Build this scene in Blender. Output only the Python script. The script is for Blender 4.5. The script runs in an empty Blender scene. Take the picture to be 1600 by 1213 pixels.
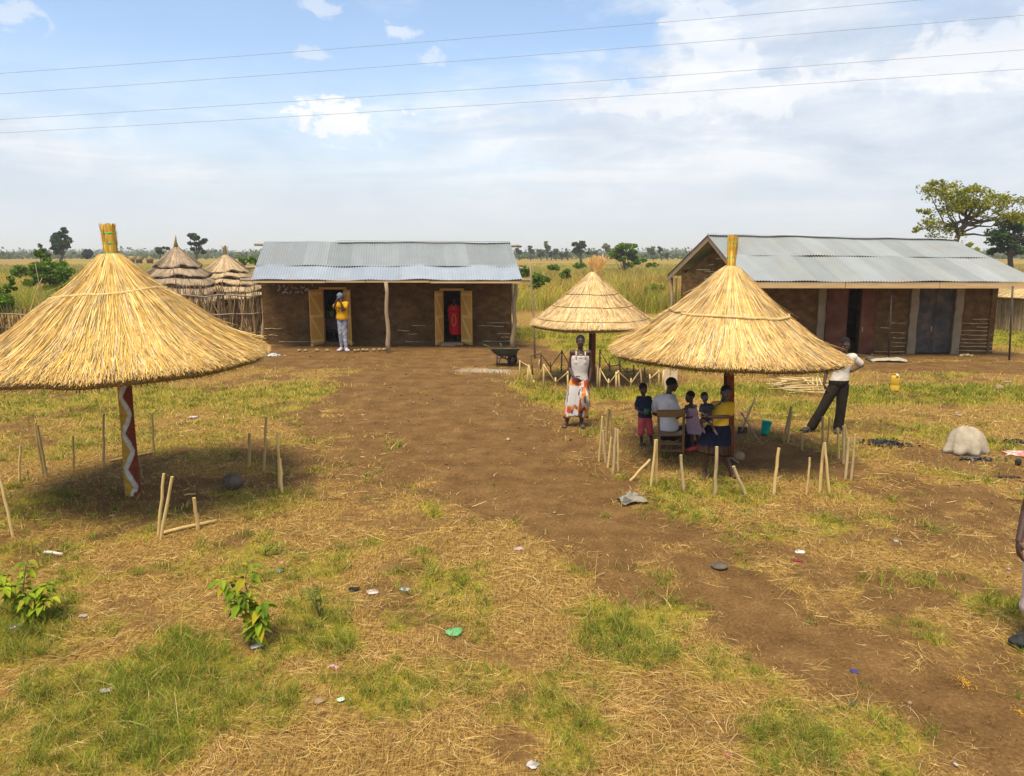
import bpy, math, random
import numpy as np
from mathutils import Vector, Matrix

# ------------------------------------------------------------------ camera, sky, sun, exposure
sc = bpy.context.scene
CAM_H, PITCH, FPX = 3.1, math.radians(10.07), 1200.0
cam_data = bpy.data.cameras.new('camera')
cam = bpy.data.objects.new('camera', cam_data)
sc.collection.objects.link(cam)
cam.location = (0, 0, CAM_H)
cam.rotation_euler = (math.pi / 2 - PITCH, 0, 0)
cam_data.sensor_width = 36
cam_data.lens = 27.0
cam_data.clip_start, cam_data.clip_end = 0.1, 30000
sc.camera = cam

SUN_EL = math.radians(67)
SHADOW = Vector((0.47, 0.88, 0)).normalized()          # shadows fall to the back right
sun_to = Vector((SHADOW.x * math.cos(SUN_EL), SHADOW.y * math.cos(SUN_EL), -math.sin(SUN_EL)))
sun_data = bpy.data.lights.new('sun', 'SUN')
sun_data.energy = 4.0
sun_data.angle = math.radians(24)
sun_data.color = (1.0, 0.895, 0.69)
sun = bpy.data.objects.new('sun', sun_data)
sc.collection.objects.link(sun)
sun.rotation_euler = sun_to.to_track_quat('-Z', 'Y').to_euler()
sun.location = (0, 0, 40)

sc.view_settings.view_transform = 'Standard'
sc.view_settings.look = 'None'
sc.view_settings.exposure = 0.45
sc.view_settings.gamma = 1.0


class NT:
    """small helper to write node trees in a few lines"""
    def __init__(s, tree):
        s.t = tree; s.n = tree.nodes; s.n.clear()
    def add(s, kind, **kw):
        n = s.n.new('ShaderNode' + kind)
        for k, v in kw.items():
            if k.startswith('i_'):
                key = k[2:]
                key = int(key) if key.isdigit() else key.replace('_', ' ')
                s.put(n.inputs[key], v)
            else:
                setattr(n, k, v)
        return n
    def put(s, inp, v):
        if isinstance(v, bpy.types.NodeSocket): s.t.links.new(v, inp)
        elif isinstance(v, bpy.types.Node): s.t.links.new(v.outputs[0], inp)
        else:
            if isinstance(v, (tuple, list)) and len(v) == 3 and inp.type == 'RGBA': v = (*v, 1)
            inp.default_value = v
    def math(s, op, a, b=None, c=None, clamp=False):
        n = s.n.new('ShaderNodeMath'); n.operation = op; n.use_clamp = clamp
        s.put(n.inputs[0], a)
        if b is not None: s.put(n.inputs[1], b)
        if c is not None: s.put(n.inputs[2], c)
        return n.outputs[0]
    def mix(s, f, a, b, mode='MIX'):
        n = s.n.new('ShaderNodeMix'); n.data_type = 'RGBA'; n.blend_type = mode
        s.put(n.inputs[0], f); s.put(n.inputs[6], a); s.put(n.inputs[7], b)
        return n.outputs[2]
    def noise(s, vec, scale, detail=4, rough=0.55, dist=0.0):
        n = s.n.new('ShaderNodeTexNoise')
        if vec is not None: s.put(n.inputs['Vector'], vec)
        n.inputs['Scale'].default_value = scale; n.inputs['Detail'].default_value = detail
        n.inputs['Roughness'].default_value = rough; n.inputs['Distortion'].default_value = dist
        return n.outputs[0]
    def ramp(s, f, stops, interp='LINEAR'):
        n = s.n.new('ShaderNodeValToRGB'); n.color_ramp.interpolation = interp
        e = n.color_ramp.elements
        while len(e) < len(stops): e.new(0.5)
        for el, (p, c) in zip(e, stops):
            el.position = p
            el.color = (c, c, c, 1) if isinstance(c, (int, float)) else (*c, 1)
        s.put(n.inputs[0], f)
        return n.outputs[0]
    def smooth(s, f, lo, hi):
        n = s.n.new('ShaderNodeMapRange'); n.interpolation_type = 'SMOOTHSTEP'
        s.put(n.inputs[0], f); n.inputs[1].default_value = lo; n.inputs[2].default_value = hi
        return n.outputs[0]
    def scalev(s, vec, sc3):
        n = s.n.new('ShaderNodeVectorMath'); n.operation = 'MULTIPLY'
        s.put(n.inputs[0], vec); n.inputs[1].default_value = sc3
        return n.outputs[0]


def px_dir(px, py):
    v = Vector(((px - 800) / FPX, math.cos(PITCH) + (606.5 - py) / FPX * math.sin(PITCH),
                -math.sin(PITCH) + (606.5 - py) / FPX * math.cos(PITCH)))
    return v
def at(px, py, z=0.0):
    d = px_dir(px, py); t = (z - CAM_H) / d.z
    return Vector((d.x * t, d.y * t, z))
def atd(px, py, y):
    d = px_dir(px, py); t = y / d.y
    return Vector((d.x * t, y, CAM_H + d.z * t))
def mpp(y):                                                # metres per photo pixel at depth y
    return y / FPX / math.cos(PITCH)


world = bpy.data.worlds.new('World')
sc.world = world
world.use_nodes = True
w = NT(world.node_tree)
tc = w.add('TexCoord')
D = tc.outputs['Generated']
sky = w.add('TexSky', sky_type='NISHITA', sun_disc=False)
sky.sun_elevation = SUN_EL
sky.sun_rotation = math.atan2(-SHADOW.x, -SHADOW.y)
sky.air_density = 1.0; sky.dust_density = 0.6; sky.ozone_density = 2.0
sep = w.add('SeparateXYZ', i_0=D)
X, Y, Z = sep.outputs
n1 = w.noise(w.scalev(D, (3.2, 3.2, 9.0)), 1.0, 9, 0.56, 0.35)
n2 = w.noise(w.scalev(D, (2.6, 2.6, 15.0)), 1.6, 7, 0.58, 0.6)
n3 = w.noise(w.scalev(D, (11, 11, 19)), 1.0, 10, 0.6, 0.3)
n4 = w.noise(w.scalev(D, (26, 26, 40)), 1.0, 8, 0.62, 0.5)
# cover grows towards the horizon and towards the right of the scene
low = w.smooth(Z, 0.235, 0.085)
rightb = w.math('SUBTRACT', X, w.math('MULTIPLY', w.math('SUBTRACT', 0.26, Z), -0.9))
right = w.smooth(w.math('ADD', X, w.math('MULTIPLY', w.math('SUBTRACT', n3, 0.5), 0.32)), 0.02, 0.22)
behind = w.smooth(Y, 0.35, -0.1)
cov = w.math('ADD', w.math('MULTIPLY', low, 0.60), w.math('MULTIPLY', right, 0.62))
cov = w.math('ADD', cov, w.math('MULTIPLY', behind, 0.18))
f1 = w.math('ADD', cov, w.math('MULTIPLY', w.math('SUBTRACT', n1, 0.5), 1.7))
f1 = w.math('ADD', f1, w.math('MULTIPLY', w.math('SUBTRACT', n2, 0.5), 0.7))
fac = w.smooth(f1, 0.02, 0.75)
def cumulus(px, py, rw, rh):
    c = px_dir(px, py).normalized()
    s = w.add('VectorMath', operation='SUBTRACT', i_0=D, i_1=tuple(c)).outputs[0]
    s = w.scalev(s, (1 / rw, 1 / rw, 1 / rh))
    l = w.add('VectorMath', operation='LENGTH', i_0=s).outputs['Value']
    l = w.math('ADD', l, w.math('MULTIPLY', w.math('SUBTRACT', n4, 0.5), 3.4))
    return w.smooth(l, 1.05, 0.45)
puff = cumulus(535, 186, 0.075, 0.030)
for a in ((672, 92, 0.020, 0.011), (620, 48, 0.022, 0.010), (185, 195, 0.016, 0.016), (105, 196, 0.034, 0.012),
          (490, 85, 0.024, 0.010), (700, 172, 0.05, 0.014), (495, 8, 0.03, 0.012), (10, 20, 0.04, 0.022)):
    puff = w.math('MAXIMUM', puff, w.math('MULTIPLY', cumulus(*a), 0.55))
for a in ((1085, 40, .05, .045), (1120, 95, .06, .04), (1075, 130, .06, .03), (1180, 150, .12, .03), (1010, 160, .09, .022), (1500, 95, .12, .03), (1560, 60, .07, .03)):
    puff = w.math('MAXIMUM', puff, w.math('MULTIPLY', cumulus(*a), 0.75))
fac = w.math('MAXIMUM', w.math('MAXIMUM', fac, puff), w.smooth(Z, .27, .03))
fac = w.math('MAXIMUM', fac, 0.06)
shade = w.ramp(w.math('ADD', w.math('MULTIPLY', n2, 0.65), w.math('MULTIPLY', n3, 0.35)),
               [(0.35, (0.43, 0.505, 0.62)), (0.45, (0.52, 0.585, 0.68)), (0.53, (0.61, 0.66, 0.735)), (0.62, (0.76, 0.775, 0.80))])
shade = w.mix(w.math('MULTIPLY', puff, 0.8), shade, (.80, .80, .805))
hz = w.smooth(Z, 0.17, 0.0)
shade = w.mix(w.math('MULTIPLY', hz, 0.8), shade, (0.58, 0.63, 0.69))
bg1 = w.add('Background', i_0=sky.outputs[0], i_1=0.15)
bg2 = w.add('Background', i_0=shade, i_1=0.98)
ms = w.add('MixShader', i_0=fac, i_1=bg1, i_2=bg2)
w.add('OutputWorld', i_0=ms)

# ------------------------------------------------------------------ helpers
rng = np.random.default_rng(7)
random.seed(7)
COL = sc.collection

def mat(name, cols, scale=4.0, rough=0.9, bump=0.25, bscale=None, stretch=(1, 1, 1), spec=0.2, metal=0.0, attr=False, detail=5, trans=0.0, bdist=0.02, var=.28):
    """procedural material: noise through a colour ramp, optional colour attribute, noise bump"""
    m = bpy.data.materials.new(name); m.use_nodes = True
    t = NT(m.node_tree)
    co = t.add('TexCoord').outputs['Object']
    v = t.scalev(co, stretch)
    f = t.noise(v, scale, detail, 0.6)
    if attr:
        a = t.add('Attribute', attribute_name='tint').outputs['Color']
        c = t.mix(1.0, a, t.ramp(f, [(0.25, 1 - var), (0.75, 1 + var)]), 'MULTIPLY')
    else:
        k = len(cols)
        c = t.ramp(f, [(0.28 + 0.44 * i / max(1, k - 1), col) for i, col in enumerate(cols)])
    b = t.add('BsdfPrincipled', i_Base_Color=c, i_Roughness=rough, i_Metallic=metal)
    b.inputs['Specular IOR Level'].default_value = spec
    if bump:
        h = t.noise(v, bscale or scale * 6, 4, 0.65)
        bn = t.add('Bump', i_Strength=bump, i_Distance=bdist, i_Height=h)
        t.put(b.inputs['Normal'], bn.outputs[0])
    out = b.outputs[0]
    if trans:
        tr = t.add('BsdfTranslucent', i_0=c)
        out = t.add('MixShader', i_0=trans, i_1=out, i_2=tr.outputs[0]).outputs[0]
    t.add('OutputMaterial', i_0=out)
    return m

class MB:
    """collects closed shapes and links them as ONE mesh object"""
    def __init__(s): s.v = []; s.f = []; s.c = []; s.col = None
    def paint(s, c): s.col = c; return s
    def put(s, vs, fs):
        o = len(s.v); s.v += [tuple(x) for x in vs]; s.f += [tuple(i + o for i in f) for f in fs]
        s.c += [s.col or (0.8, 0.8, 0.8)] * len(vs); return s
    def box(s, lo, hi, M=None):
        a, b = Vector(lo), Vector(hi)
        vs = [Vector((x, y, z)) for z in (a.z, b.z) for y in (a.y, b.y) for x in (a.x, b.x)]
        if M is not None: vs = [M @ v for v in vs]
        return s.put(vs, [(0, 2, 3, 1), (4, 5, 7, 6), (0, 1, 5, 4), (2, 6, 7, 3), (0, 4, 6, 2), (1, 3, 7, 5)])
    def beam(s, a, b, wd, ht, up=(0, 0, 1)):
        """rectangular bar from a to b"""
        a, b = Vector(a), Vector(b); z = (b - a).normalized(); u = Vector(up)
        if abs(z.dot(u)) > 0.98: u = Vector((0, 1, 0))
        x = z.cross(u).normalized(); y = x.cross(z)
        vs = [p + x * (sx * wd / 2) + y * (sy * ht / 2) for p in (a, b) for sx, sy in ((-1, -1), (1, -1), (1, 1), (-1, 1))]
        return s.put(vs, [(3, 2, 1, 0), (4, 5, 6, 7), (0, 1, 5, 4), (1, 2, 6, 5), (2, 3, 7, 6), (3, 0, 4, 7)])
    def loft(s, rings, cap=True):
        n = len(rings[0]); vs = [p for r in rings for p in r]; fs = []
        for i in range(len(rings) - 1):
            for j in range(n):
                k = (j + 1) % n
                fs.append((i * n + j, i * n + k, (i + 1) * n + k, (i + 1) * n + j))
        if cap:
            fs.append(tuple(range(n - 1, -1, -1)))
            fs.append(tuple((len(rings) - 1) * n + j for j in range(n)))
        return s.put(vs, fs)
    def tube(s, pts, rads, n=8, wob=0.0):
        pts = [Vector(p) for p in pts]; rings = []
        if isinstance(rads, (int, float)): rads = [rads] * len(pts)
        ref = None
        for i, p in enumerate(pts):
            d = (pts[min(i + 1, len(pts) - 1)] - pts[max(i - 1, 0)]).normalized()
            if ref is None:
                ref = Vector((0, 0, 1)) if abs(d.z) < 0.9 else Vector((1, 0, 0))
            x = (ref - d * ref.dot(d)).normalized(); ref = x; y = d.cross(x)
            ph = random.random() * 6
            rings.append([p + (x * math.cos(a) + y * math.sin(a)) * rads[i] * (1 + wob * math.sin(3 * a + ph)) for a in (2 * math.pi * j / n for j in range(n))])
        return s.loft(rings)
    def capsule(s, a, b, ra, rb, n=12):
        a, b = Vector(a), Vector(b); d = (b - a)
        L = d.length; d = d / L if L > 1e-6 else Vector((0, 0, 1))
        pts, rr = [], []
        for k in range(5):
            t = math.pi / 2 * k / 4; pts.append(a - d * ra * math.cos(t)); rr.append(max(ra * math.sin(t), ra * 0.08))
        for k in range(1, 4): pts.append(a.lerp(b, k / 4)); rr.append(ra + (rb - ra) * k / 4)
        for k in range(5):
            t = math.pi / 2 * k / 4; pts.append(b + d * rb * math.sin(t)); rr.append(max(rb * math.cos(t), rb * 0.08))
        return s.tube(pts, rr, n)
    def ball(s, c, r, R=None, nu=14, nv=9):
        c = Vector(c); R = R or Matrix.Identity(3); r = Vector((r, r, r)) if isinstance(r, (int, float)) else Vector(r)
        rings = []
        for i in range(nv):
            t = math.pi * (0.04 + 0.92 * i / (nv - 1))
            rings.append([c + R @ Vector((r.x * math.sin(t) * math.cos(a), r.y * math.sin(t) * math.sin(a), -r.z * math.cos(t))) for a in (2 * math.pi * j / nu for j in range(nu))])
        return s.loft(rings)
    def lathe(s, c, prof, n=24, cap=True, R=None):
        c = Vector(c); R = R or Matrix.Identity(3)
        return s.loft([[c + R @ Vector((r * math.cos(a), r * math.sin(a), z)) for a in (2 * math.pi * j / n for j in range(n))] for r, z in prof], cap)
    def rock(s, c, r, n=9, seed=0, jag=0.2):
        rr = random.Random(seed); c = Vector(c); r = Vector(r); rings = []
        for i in range(6):
            t = math.pi * (0.06 + 0.88 * i / 5)
            rings.append([c + Vector((r.x * math.sin(t) * math.cos(a), r.y * math.sin(t) * math.sin(a), -r.z * math.cos(t))) * (1 + rr.uniform(-jag, jag)) for a in (2 * math.pi * j / n for j in range(n))])
        return s.loft(rings)
    def mesh(s, name):
        me = bpy.data.meshes.new(name); me.from_pydata(s.v, [], s.f); me.validate(); me.update()
        ca = me.color_attributes.new('tint', 'FLOAT_COLOR', 'POINT')
        if len(me.vertices) == len(s.c):
            ca.data.foreach_set('color', np.array([(*c, 1) for c in s.c], 'f').ravel())
        return me
    def build(s, name, m, parent=None, smooth=True, origin=None, auto=None):
        if origin is not None:
            o_ = Vector(origin); s.v = [tuple(Vector(v) - o_) for v in s.v]
        me = s.mesh(name)
        ob = link(name, me, m, parent, origin)
        if smooth:
            me.polygons.foreach_set('use_smooth', np.ones(len(me.polygons), bool))
            if auto: me.set_sharp_from_angle(angle=math.radians(auto))
        return ob

def link(name, me, m, parent=None, origin=None):
    ob = bpy.data.objects.new(name, me); COL.objects.link(ob)
    if m is not None:
        for k in (m if isinstance(m, (list, tuple)) else [m]): me.materials.append(k)
    if parent is not None: ob.parent = parent
    if origin is not None: ob.location = Vector(origin)
    return ob

def empty(name, loc, label=None, cat=None, group=None, rz=0.0):
    o = bpy.data.objects.new(name, None); COL.objects.link(o); o.location = loc; o.rotation_euler = (0, 0, rz)
    o.empty_display_size = 0.2
    return tag(o, label, cat, group)
def tag(o, label=None, cat=None, group=None, kind=None):
    if label: o['label'] = label
    if cat: o['category'] = cat
    if group: o['group'] = group
    if kind: o['kind'] = kind
    return o

def np_mesh(name, verts, quads, cols=None, m=None, parent=None, smooth=False, tris=False):
    k = 3 if tris else 4
    me = bpy.data.meshes.new(name); nv, nf = len(verts), len(quads)
    me.vertices.add(nv); me.vertices.foreach_set('co', np.ascontiguousarray(verts, 'f').ravel())
    me.loops.add(nf * k); me.loops.foreach_set('vertex_index', np.ascontiguousarray(quads, 'i').ravel())
    me.polygons.add(nf); me.polygons.foreach_set('loop_start', np.arange(0, nf * k, k, dtype='i'))
    if smooth: me.polygons.foreach_set('use_smooth', np.ones(nf, bool))
    if cols is not None:
        ca = me.color_attributes.new('tint', 'FLOAT_COLOR', 'POINT')
        c = np.ones((nv, 4), 'f'); c[:, :3] = cols
        ca.data.foreach_set('color', c.ravel())
    me.update(calc_edges=True)
    return link(name, me, m, parent)

def strips(name, P, S, C, m, parent=None):
    """N ribbons: P (N,K,3) spine, S (N,K,3) half side vectors, C (N,3) or (N,K,3) colours"""
    N, K, _ = P.shape
    V = np.stack([P - S, P + S], 2)
    C = C[:, None, None, :] * np.ones((N, K, 2, 1)) if C.ndim == 2 else C[:, :, None, :] * np.ones((N, K, 2, 1))
    b = (np.arange(N) * K * 2)[:, None] + (np.arange(K - 1) * 2)[None, :]
    Q = np.stack([b, b + 1, b + 3, b + 2], -1).reshape(-1, 4)
    return np_mesh(name, V.reshape(-1, 3), Q, C.reshape(-1, 3), m, parent)

def h2(ix, iy, seed):
    h = (ix * 374761393 + iy * 668265263 + seed * 974634777) & 0xffffffff
    h = ((h ^ (h >> 13)) * 1274126177) & 0xffffffff
    return ((h ^ (h >> 16)) & 0xffff) / 65535.0
def vnoise(x, y, seed=0):
    xi = np.floor(x).astype(np.int64); yi = np.floor(y).astype(np.int64); u = x - xi; v = y - yi
    u = u * u * (3 - 2 * u); v = v * v * (3 - 2 * v)
    return (h2(xi, yi, seed) * (1 - u) + h2(xi + 1, yi, seed) * u) * (1 - v) + (h2(xi, yi + 1, seed) * (1 - u) + h2(xi + 1, yi + 1, seed) * u) * v
def fbm(x, y, seed=0, oct=4):
    r, a, t = 0, 1.0, 0
    for k in range(oct):
        r = r + a * vnoise(x * 2 ** k, y * 2 ** k, seed + k * 17); t += a; a *= 0.55
    return r / t
def pick(pal, n, jit=0.12):
    pal = np.array(pal); c = pal[rng.integers(0, len(pal), n)]
    t = rng.random((n, 1)); c = c * (1 - t * 0.5) + pal[rng.integers(0, len(pal), n)] * t * 0.5
    return c * (1 + rng.uniform(-jit, jit, (n, 1)))

# ------------------------------------------------------------------ materials
M = {}
M['straw'] = mat('straw', None, 6, 0.75, 0, spec=0.25, attr=True)
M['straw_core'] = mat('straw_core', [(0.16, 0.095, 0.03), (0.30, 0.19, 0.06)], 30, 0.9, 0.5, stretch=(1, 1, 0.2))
M['tan_pole'] = mat('tan_pole', [(0.22, 0.15, 0.085), (0.36, 0.26, 0.15), (0.29, 0.21, 0.13)], 6, 0.85, 0.5, stretch=(5, 5, 0.6))
M['bamboo'] = mat('bamboo', [(0.42, 0.27, 0.09), (0.62, 0.43, 0.17), (0.52, 0.38, 0.16)], 9, 0.55, 0.15, stretch=(1, 1, 0.35), spec=0.35)
M['dark_cane'] = mat('dark_cane', [(0.10, 0.07, 0.025), (0.22, 0.16, 0.06)], 9, 0.7, 0.2)
M['green_tie'] = mat('green_tie', [(0.06, 0.30, 0.09), (0.12, 0.42, 0.15)], 20, 0.6, 0)
M['old_wood'] = mat('old_wood', [(0.20, 0.13, 0.08), (0.36, 0.25, 0.16), (0.30, 0.21, 0.13)], 6, 0.85, 0.5, stretch=(6, 6, 0.6))
M['grey_wood'] = mat('grey_wood', [(0.20, 0.16, 0.12), (0.40, 0.33, 0.25)], 6, 0.85, 0.5, stretch=(5, 5, 0.6))
M['brace'] = mat('brace', [(0.62, 0.40, 0.12), (0.74, 0.50, 0.18)], 3, 0.6, 0.2)
M['plank'] = mat('plank', [(0.42, 0.21, 0.04), (0.60, 0.34, 0.075), (0.50, 0.27, 0.055)], 3, 0.6, 0.25, stretch=(14, 14, 0.8), spec=0.3)
M['fascia'] = mat('fascia', [(0.46, 0.29, 0.13), (0.60, 0.41, 0.21)], 3, 0.7, 0.25, stretch=(0.6, 8, 8))
M['zinc'] = mat('zinc', None, 1.6, 0.5, 0.05, spec=0.3, metal=0.2, attr=True, var=.07)
M['mud'] = mat('mud', [(0.085, 0.046, 0.018), (0.130, 0.073, 0.029), (0.20, 0.118, 0.050)], 3.6, 0.97, 1.0, bscale=9, stretch=(1, 1, 1.5), spec=0.05, detail=8, bdist=0.06)
M['plaster'] = mat('plaster', [(0.20, 0.155, 0.095), (0.31, 0.245, 0.155)], 3, 0.95, 0.5, spec=0.1)
M['lath'] = mat('lath', [(0.34, 0.24, 0.12), (0.52, 0.40, 0.22)], 8, 0.8, 0.2)
M['chalk'] = mat('chalk', [(0.24, 0.19, 0.14), (0.40, 0.34, 0.28)], 20, 0.95, 0)
M['black'] = mat('black', [(0.012, 0.012, 0.014), (0.03, 0.03, 0.03)], 9, 0.6, 0.1)
M['steel'] = mat('steel', [(0.045, 0.035, 0.03), (0.11, 0.085, 0.07)], 7, 0.5, 0.1, metal=0.4)
M['red_door'] = mat('red_door', [(0.085, 0.030, 0.018), (0.14, 0.052, 0.028), (0.20, 0.09, 0.048)], 2.5, 0.7, 0.15, spec=0.12)
M['blue_door'] = mat('blue_door', [(0.036, 0.033, 0.031), (0.07, 0.062, 0.056), (0.16, 0.105, 0.07)], 2.6, 0.7, 0.15, spec=0.15)
M['soil_dark'] = mat('soil_dark', [(0.10, 0.06, 0.03), (0.17, 0.10, 0.05)], 4, 0.95, 0.4)
M['stone'] = mat('stone', [(0.20, 0.13, 0.07), (0.36, 0.25, 0.14)], 7, 0.9, 0.5)
M['grey_stone'] = mat('grey_stone', [(0.055, 0.042, 0.03), (0.16, 0.125, 0.09)], 7, 0.9, 0.5)
M['leaf'] = mat('leaf', None, 3, 0.7, 0, spec=0.15, attr=True, trans=0.38)
M['bark'] = mat('bark', [(0.06, 0.045, 0.035), (0.14, 0.11, 0.085)], 6, 0.95, 0.6, stretch=(3, 3, 0.6))
M['blade'] = mat('blade', None, 3, 0.65, 0, spec=0.2, attr=True, trans=0.15)
M['plain'] = mat('plain', None, 5, 0.85, 0.12, attr=True)
M['cloth'] = mat('cloth', None, 14, 0.9, 0.25, bscale=30, attr=True, spec=0.1)
# ------------------------------------------------------------------ ground: one sheet to the horizon
def seg_dist(x, y, a, b):
    ax, ay, bx, by = a.x, a.y, b.x, b.y
    dx, dy = bx - ax, by - ay; L = dx * dx + dy * dy + 1e-9
    t = np.clip(((x - ax) * dx + (y - ay) * dy) / L, 0, 1)
    return np.hypot(x - ax - t * dx, y - ay - t * dy)

SOIL_PATHS = [
    ([(440, 546, 1.4), (790, 546, 1.4)], 1.0), ([(470, 562, 1.9), (790, 562, 1.9)], 1.0),
    ([(640, 590, 2.2), (690, 650, 2.2), (755, 705, 1.6), (850, 765, 1.25)], 1.0),
    ([(850, 765, 1.2), (960, 830, .85), (1100, 915, .62), (1250, 1000, .62), (1420, 1095, .62), (1640, 1200, .66)], .93),
    ([(520, 650, .9), (600, 690, 1.2), (650, 730, 0.9)], .78),
    ([(400, 700, .6), (560, 740, .7)], .6),
    ([(190, 778, .95), (330, 765, .9)], .8), ([(420, 745, .5), (520, 740, .6)], .6),
    ([(1100, 705, .95), (1260, 722, .9)], .95), ([(1180, 690, .9), (1200, 690, .9)], .7),
    ([(895, 595, .95), (1020, 593, .95)], .95), ([(835, 556, .55), (850, 552, .5)], .9),
    ([(840, 668, .8), (930, 662, .7)], .6),
    ([(1170, 557, 1.0), (1640, 557, 1.0)], 1.0), ([(1270, 570, 1.2), (1640, 575, 1.2)], 1.0),
    ([(1370, 755, .55), (1460, 770, .6), (1600, 800, .7)], .85), ([(1440, 712, .5), (1560, 735, .7)], .75),
    ([(1440, 805, .6), (1540, 800, .5)], .7), ([(1290, 790, .35), (1420, 830, .4)], .5),
    ([(1500, 905, .45), (1400, 930, .4)], .7), ([(1300, 905, .3), (1380, 940, .5), (1330, 985, .5)], .6), ([(1460, 1000, .5), (1560, 1050, .5)], .6),
    ([(1240, 850, .2), (1330, 838, .25)], .6), ([(1480, 855, .4), (1590, 840, .4)], .5),
    ([(330, 868, .35), (420, 850, .3)], .6), ([(560, 800, .4), (650, 815, .35)], .5), ([(100, 900, .3), (200, 895, .4)], .6),
    ([(720, 985, .25), (800, 1010, .3)], .45), ([(450, 990, .22), (430, 985, .2)], .7), ([(1060, 1120, .3), (1180, 1150, .3)], .5),
    ([(220, 950, .3), (260, 965, .25)], .5), ([(640, 1130, .3), (760, 1080, .3)], .3),
]
GREEN_SPOTS = [  # px, py, radius m, strength
    (300, 1040, .55, 1), (240, 1130, .6, .9), (330, 1010, .35, 1), (140, 1180, .5, .7), (50, 1000, .5, .9), (70, 960, .4, .8), (530, 985, .35, .8), (470, 960, .3, .6), (120, 1075, .4, .7),
    (680, 890, .28, 1), (560, 860, .3, .35), (690, 800, .3, .6), (600, 1060, .45, .5), (720, 1060, .35, .45), (1000, 960, .5, .6), (990, 1010, .35, .8), (850, 1080, .4, .6), (900, 1160, .4, .5), (960, 1160, .4, .4),
    (660, 955, .16, .8), (780, 965, .3, .5), (430, 1095, .22, .7), (1200, 1180, .35, .75), (1130, 1040, .35, .45), (1170, 900, .25, .45), (1400, 905, .4, .5), (1570, 940, .4, .7), (1440, 990, .3, .5), (1310, 820, .35, .5),
    (30, 640, 2.4, .5), (180, 630, 2.2, .52), (330, 620, 1.8, .5), (120, 690, 1.6, .4), (470, 610, 1.5, .5), (300, 690, 1.2, .35), (60, 800, .8, .6), (420, 780, .7, .45), (230, 800, .7, .4), (40, 860, .6, .5), (480, 690, .8, .35), (420, 640, 1.2, .45),
    (860, 620, .9, .75), (820, 600, .7, .75), (950, 615, .8, .8), (1030, 610, .9, .8), (1090, 610, .9, .7), (1180, 610, 1.2, .65), (1240, 640, 1.2, .6), (1370, 620, 1.2, .8), (1480, 615, 1.5, .75), (1580, 615, 1.4, .75), (1400, 670, .9, .55), (1520, 690, .8, .5),
    (870, 520, 2.8, .85), (960, 540, 2.2, .9), (1010, 560, 2.0, .9), (850, 485, 4, 1.0), (1000, 490, 4, 1.0), (1080, 480, 4, 1.0), (1600, 520, 3.0, 1.0), (1660, 530, 4, 1.0),
    (1050, 770, .6, .7), (1150, 770, .6, .6), (970, 745, .5, .6), (1280, 745, .5, .5), (1060, 800, .7, .5), (1350, 740, .4, .5), (1580, 740, .4, .6), (1500, 740, .4, .5),
    (130, 545, 2, .4), (440, 552, .5, .5), (30, 530, 3, .6),
]
PX_S = [([(at(p[0], p[1]), p[2]) for p in pts], s) for pts, s in SOIL_PATHS]
PX_G = [(at(a, b), r, s) for a, b, r, s in GREEN_SPOTS]

def soil_mask(x, y):
    wx = x + 0.55 * (fbm(x * 1.1, y * 1.1, 3, 3) - .5) * 2; wy = y + 0.55 * (fbm(x * 1.1, y * 1.1, 9, 3) - .5) * 2
    r = np.zeros_like(x)
    for pts, s in PX_S:
        for (a, ra), (b, rb) in zip(pts[:-1], pts[1:]):
            d = seg_dist(wx, wy, a, b); rr = (ra + rb) / 2
            v = np.clip((1.42 - d / rr) / 0.85, 0, 1)
            r = np.maximum(r, s * v * v * (3 - 2 * v))
    n = fbm(x * 0.9, y * 0.9, 21, 5)
    patch = np.clip((n - .50) / .15, 0, 1) * .60
    patch *= np.clip((28 - y) / 6, 0, 1)
    r = np.maximum(r, patch)
    g = fbm(x * 2.6, y * 2.6, 33, 3)                       # worn edges and tufts inside bare earth
    return np.clip(r - np.clip((g - .56) * 2.6, 0, .7) * (r < .985), 0, 1)
def green_mask(x, y):
    wx = x + 0.5 * (fbm(x * 1.6, y * 1.6, 5, 3) - .5) * 2; wy = y + 0.5 * (fbm(x * 1.6, y * 1.6, 8, 3) - .5) * 2
    g = np.zeros_like(x)
    for c, r, s in PX_G:
        d = np.hypot(wx - c.x, wy - c.y) / r
        v = np.clip((1.35 - d) / 0.9, 0, 1)
        g = np.maximum(g, s * v * v * (3 - 2 * v))
    n = fbm(x * 2.1, y * 2.1, 41, 4)
    g = np.maximum(g, np.clip((n - .55) / .14, 0, 1) * .46)
    far = np.clip((y - 34) / 6, 0, 1)
    nf = fbm(x * .11, y * .07, 51, 4)
    return g * (1 - far) + far * np.clip((nf - .42) / .25, 0, 1) * .75
def height(x, y):
    near = np.clip((40 - y) / 10, 0, 1)
    return ((fbm(x * 1.3, y * 1.3, 61, 3) - .5) * .05 + (fbm(x * 6, y * 6, 62, 2) - .5) * .018) * near - .008

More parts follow.
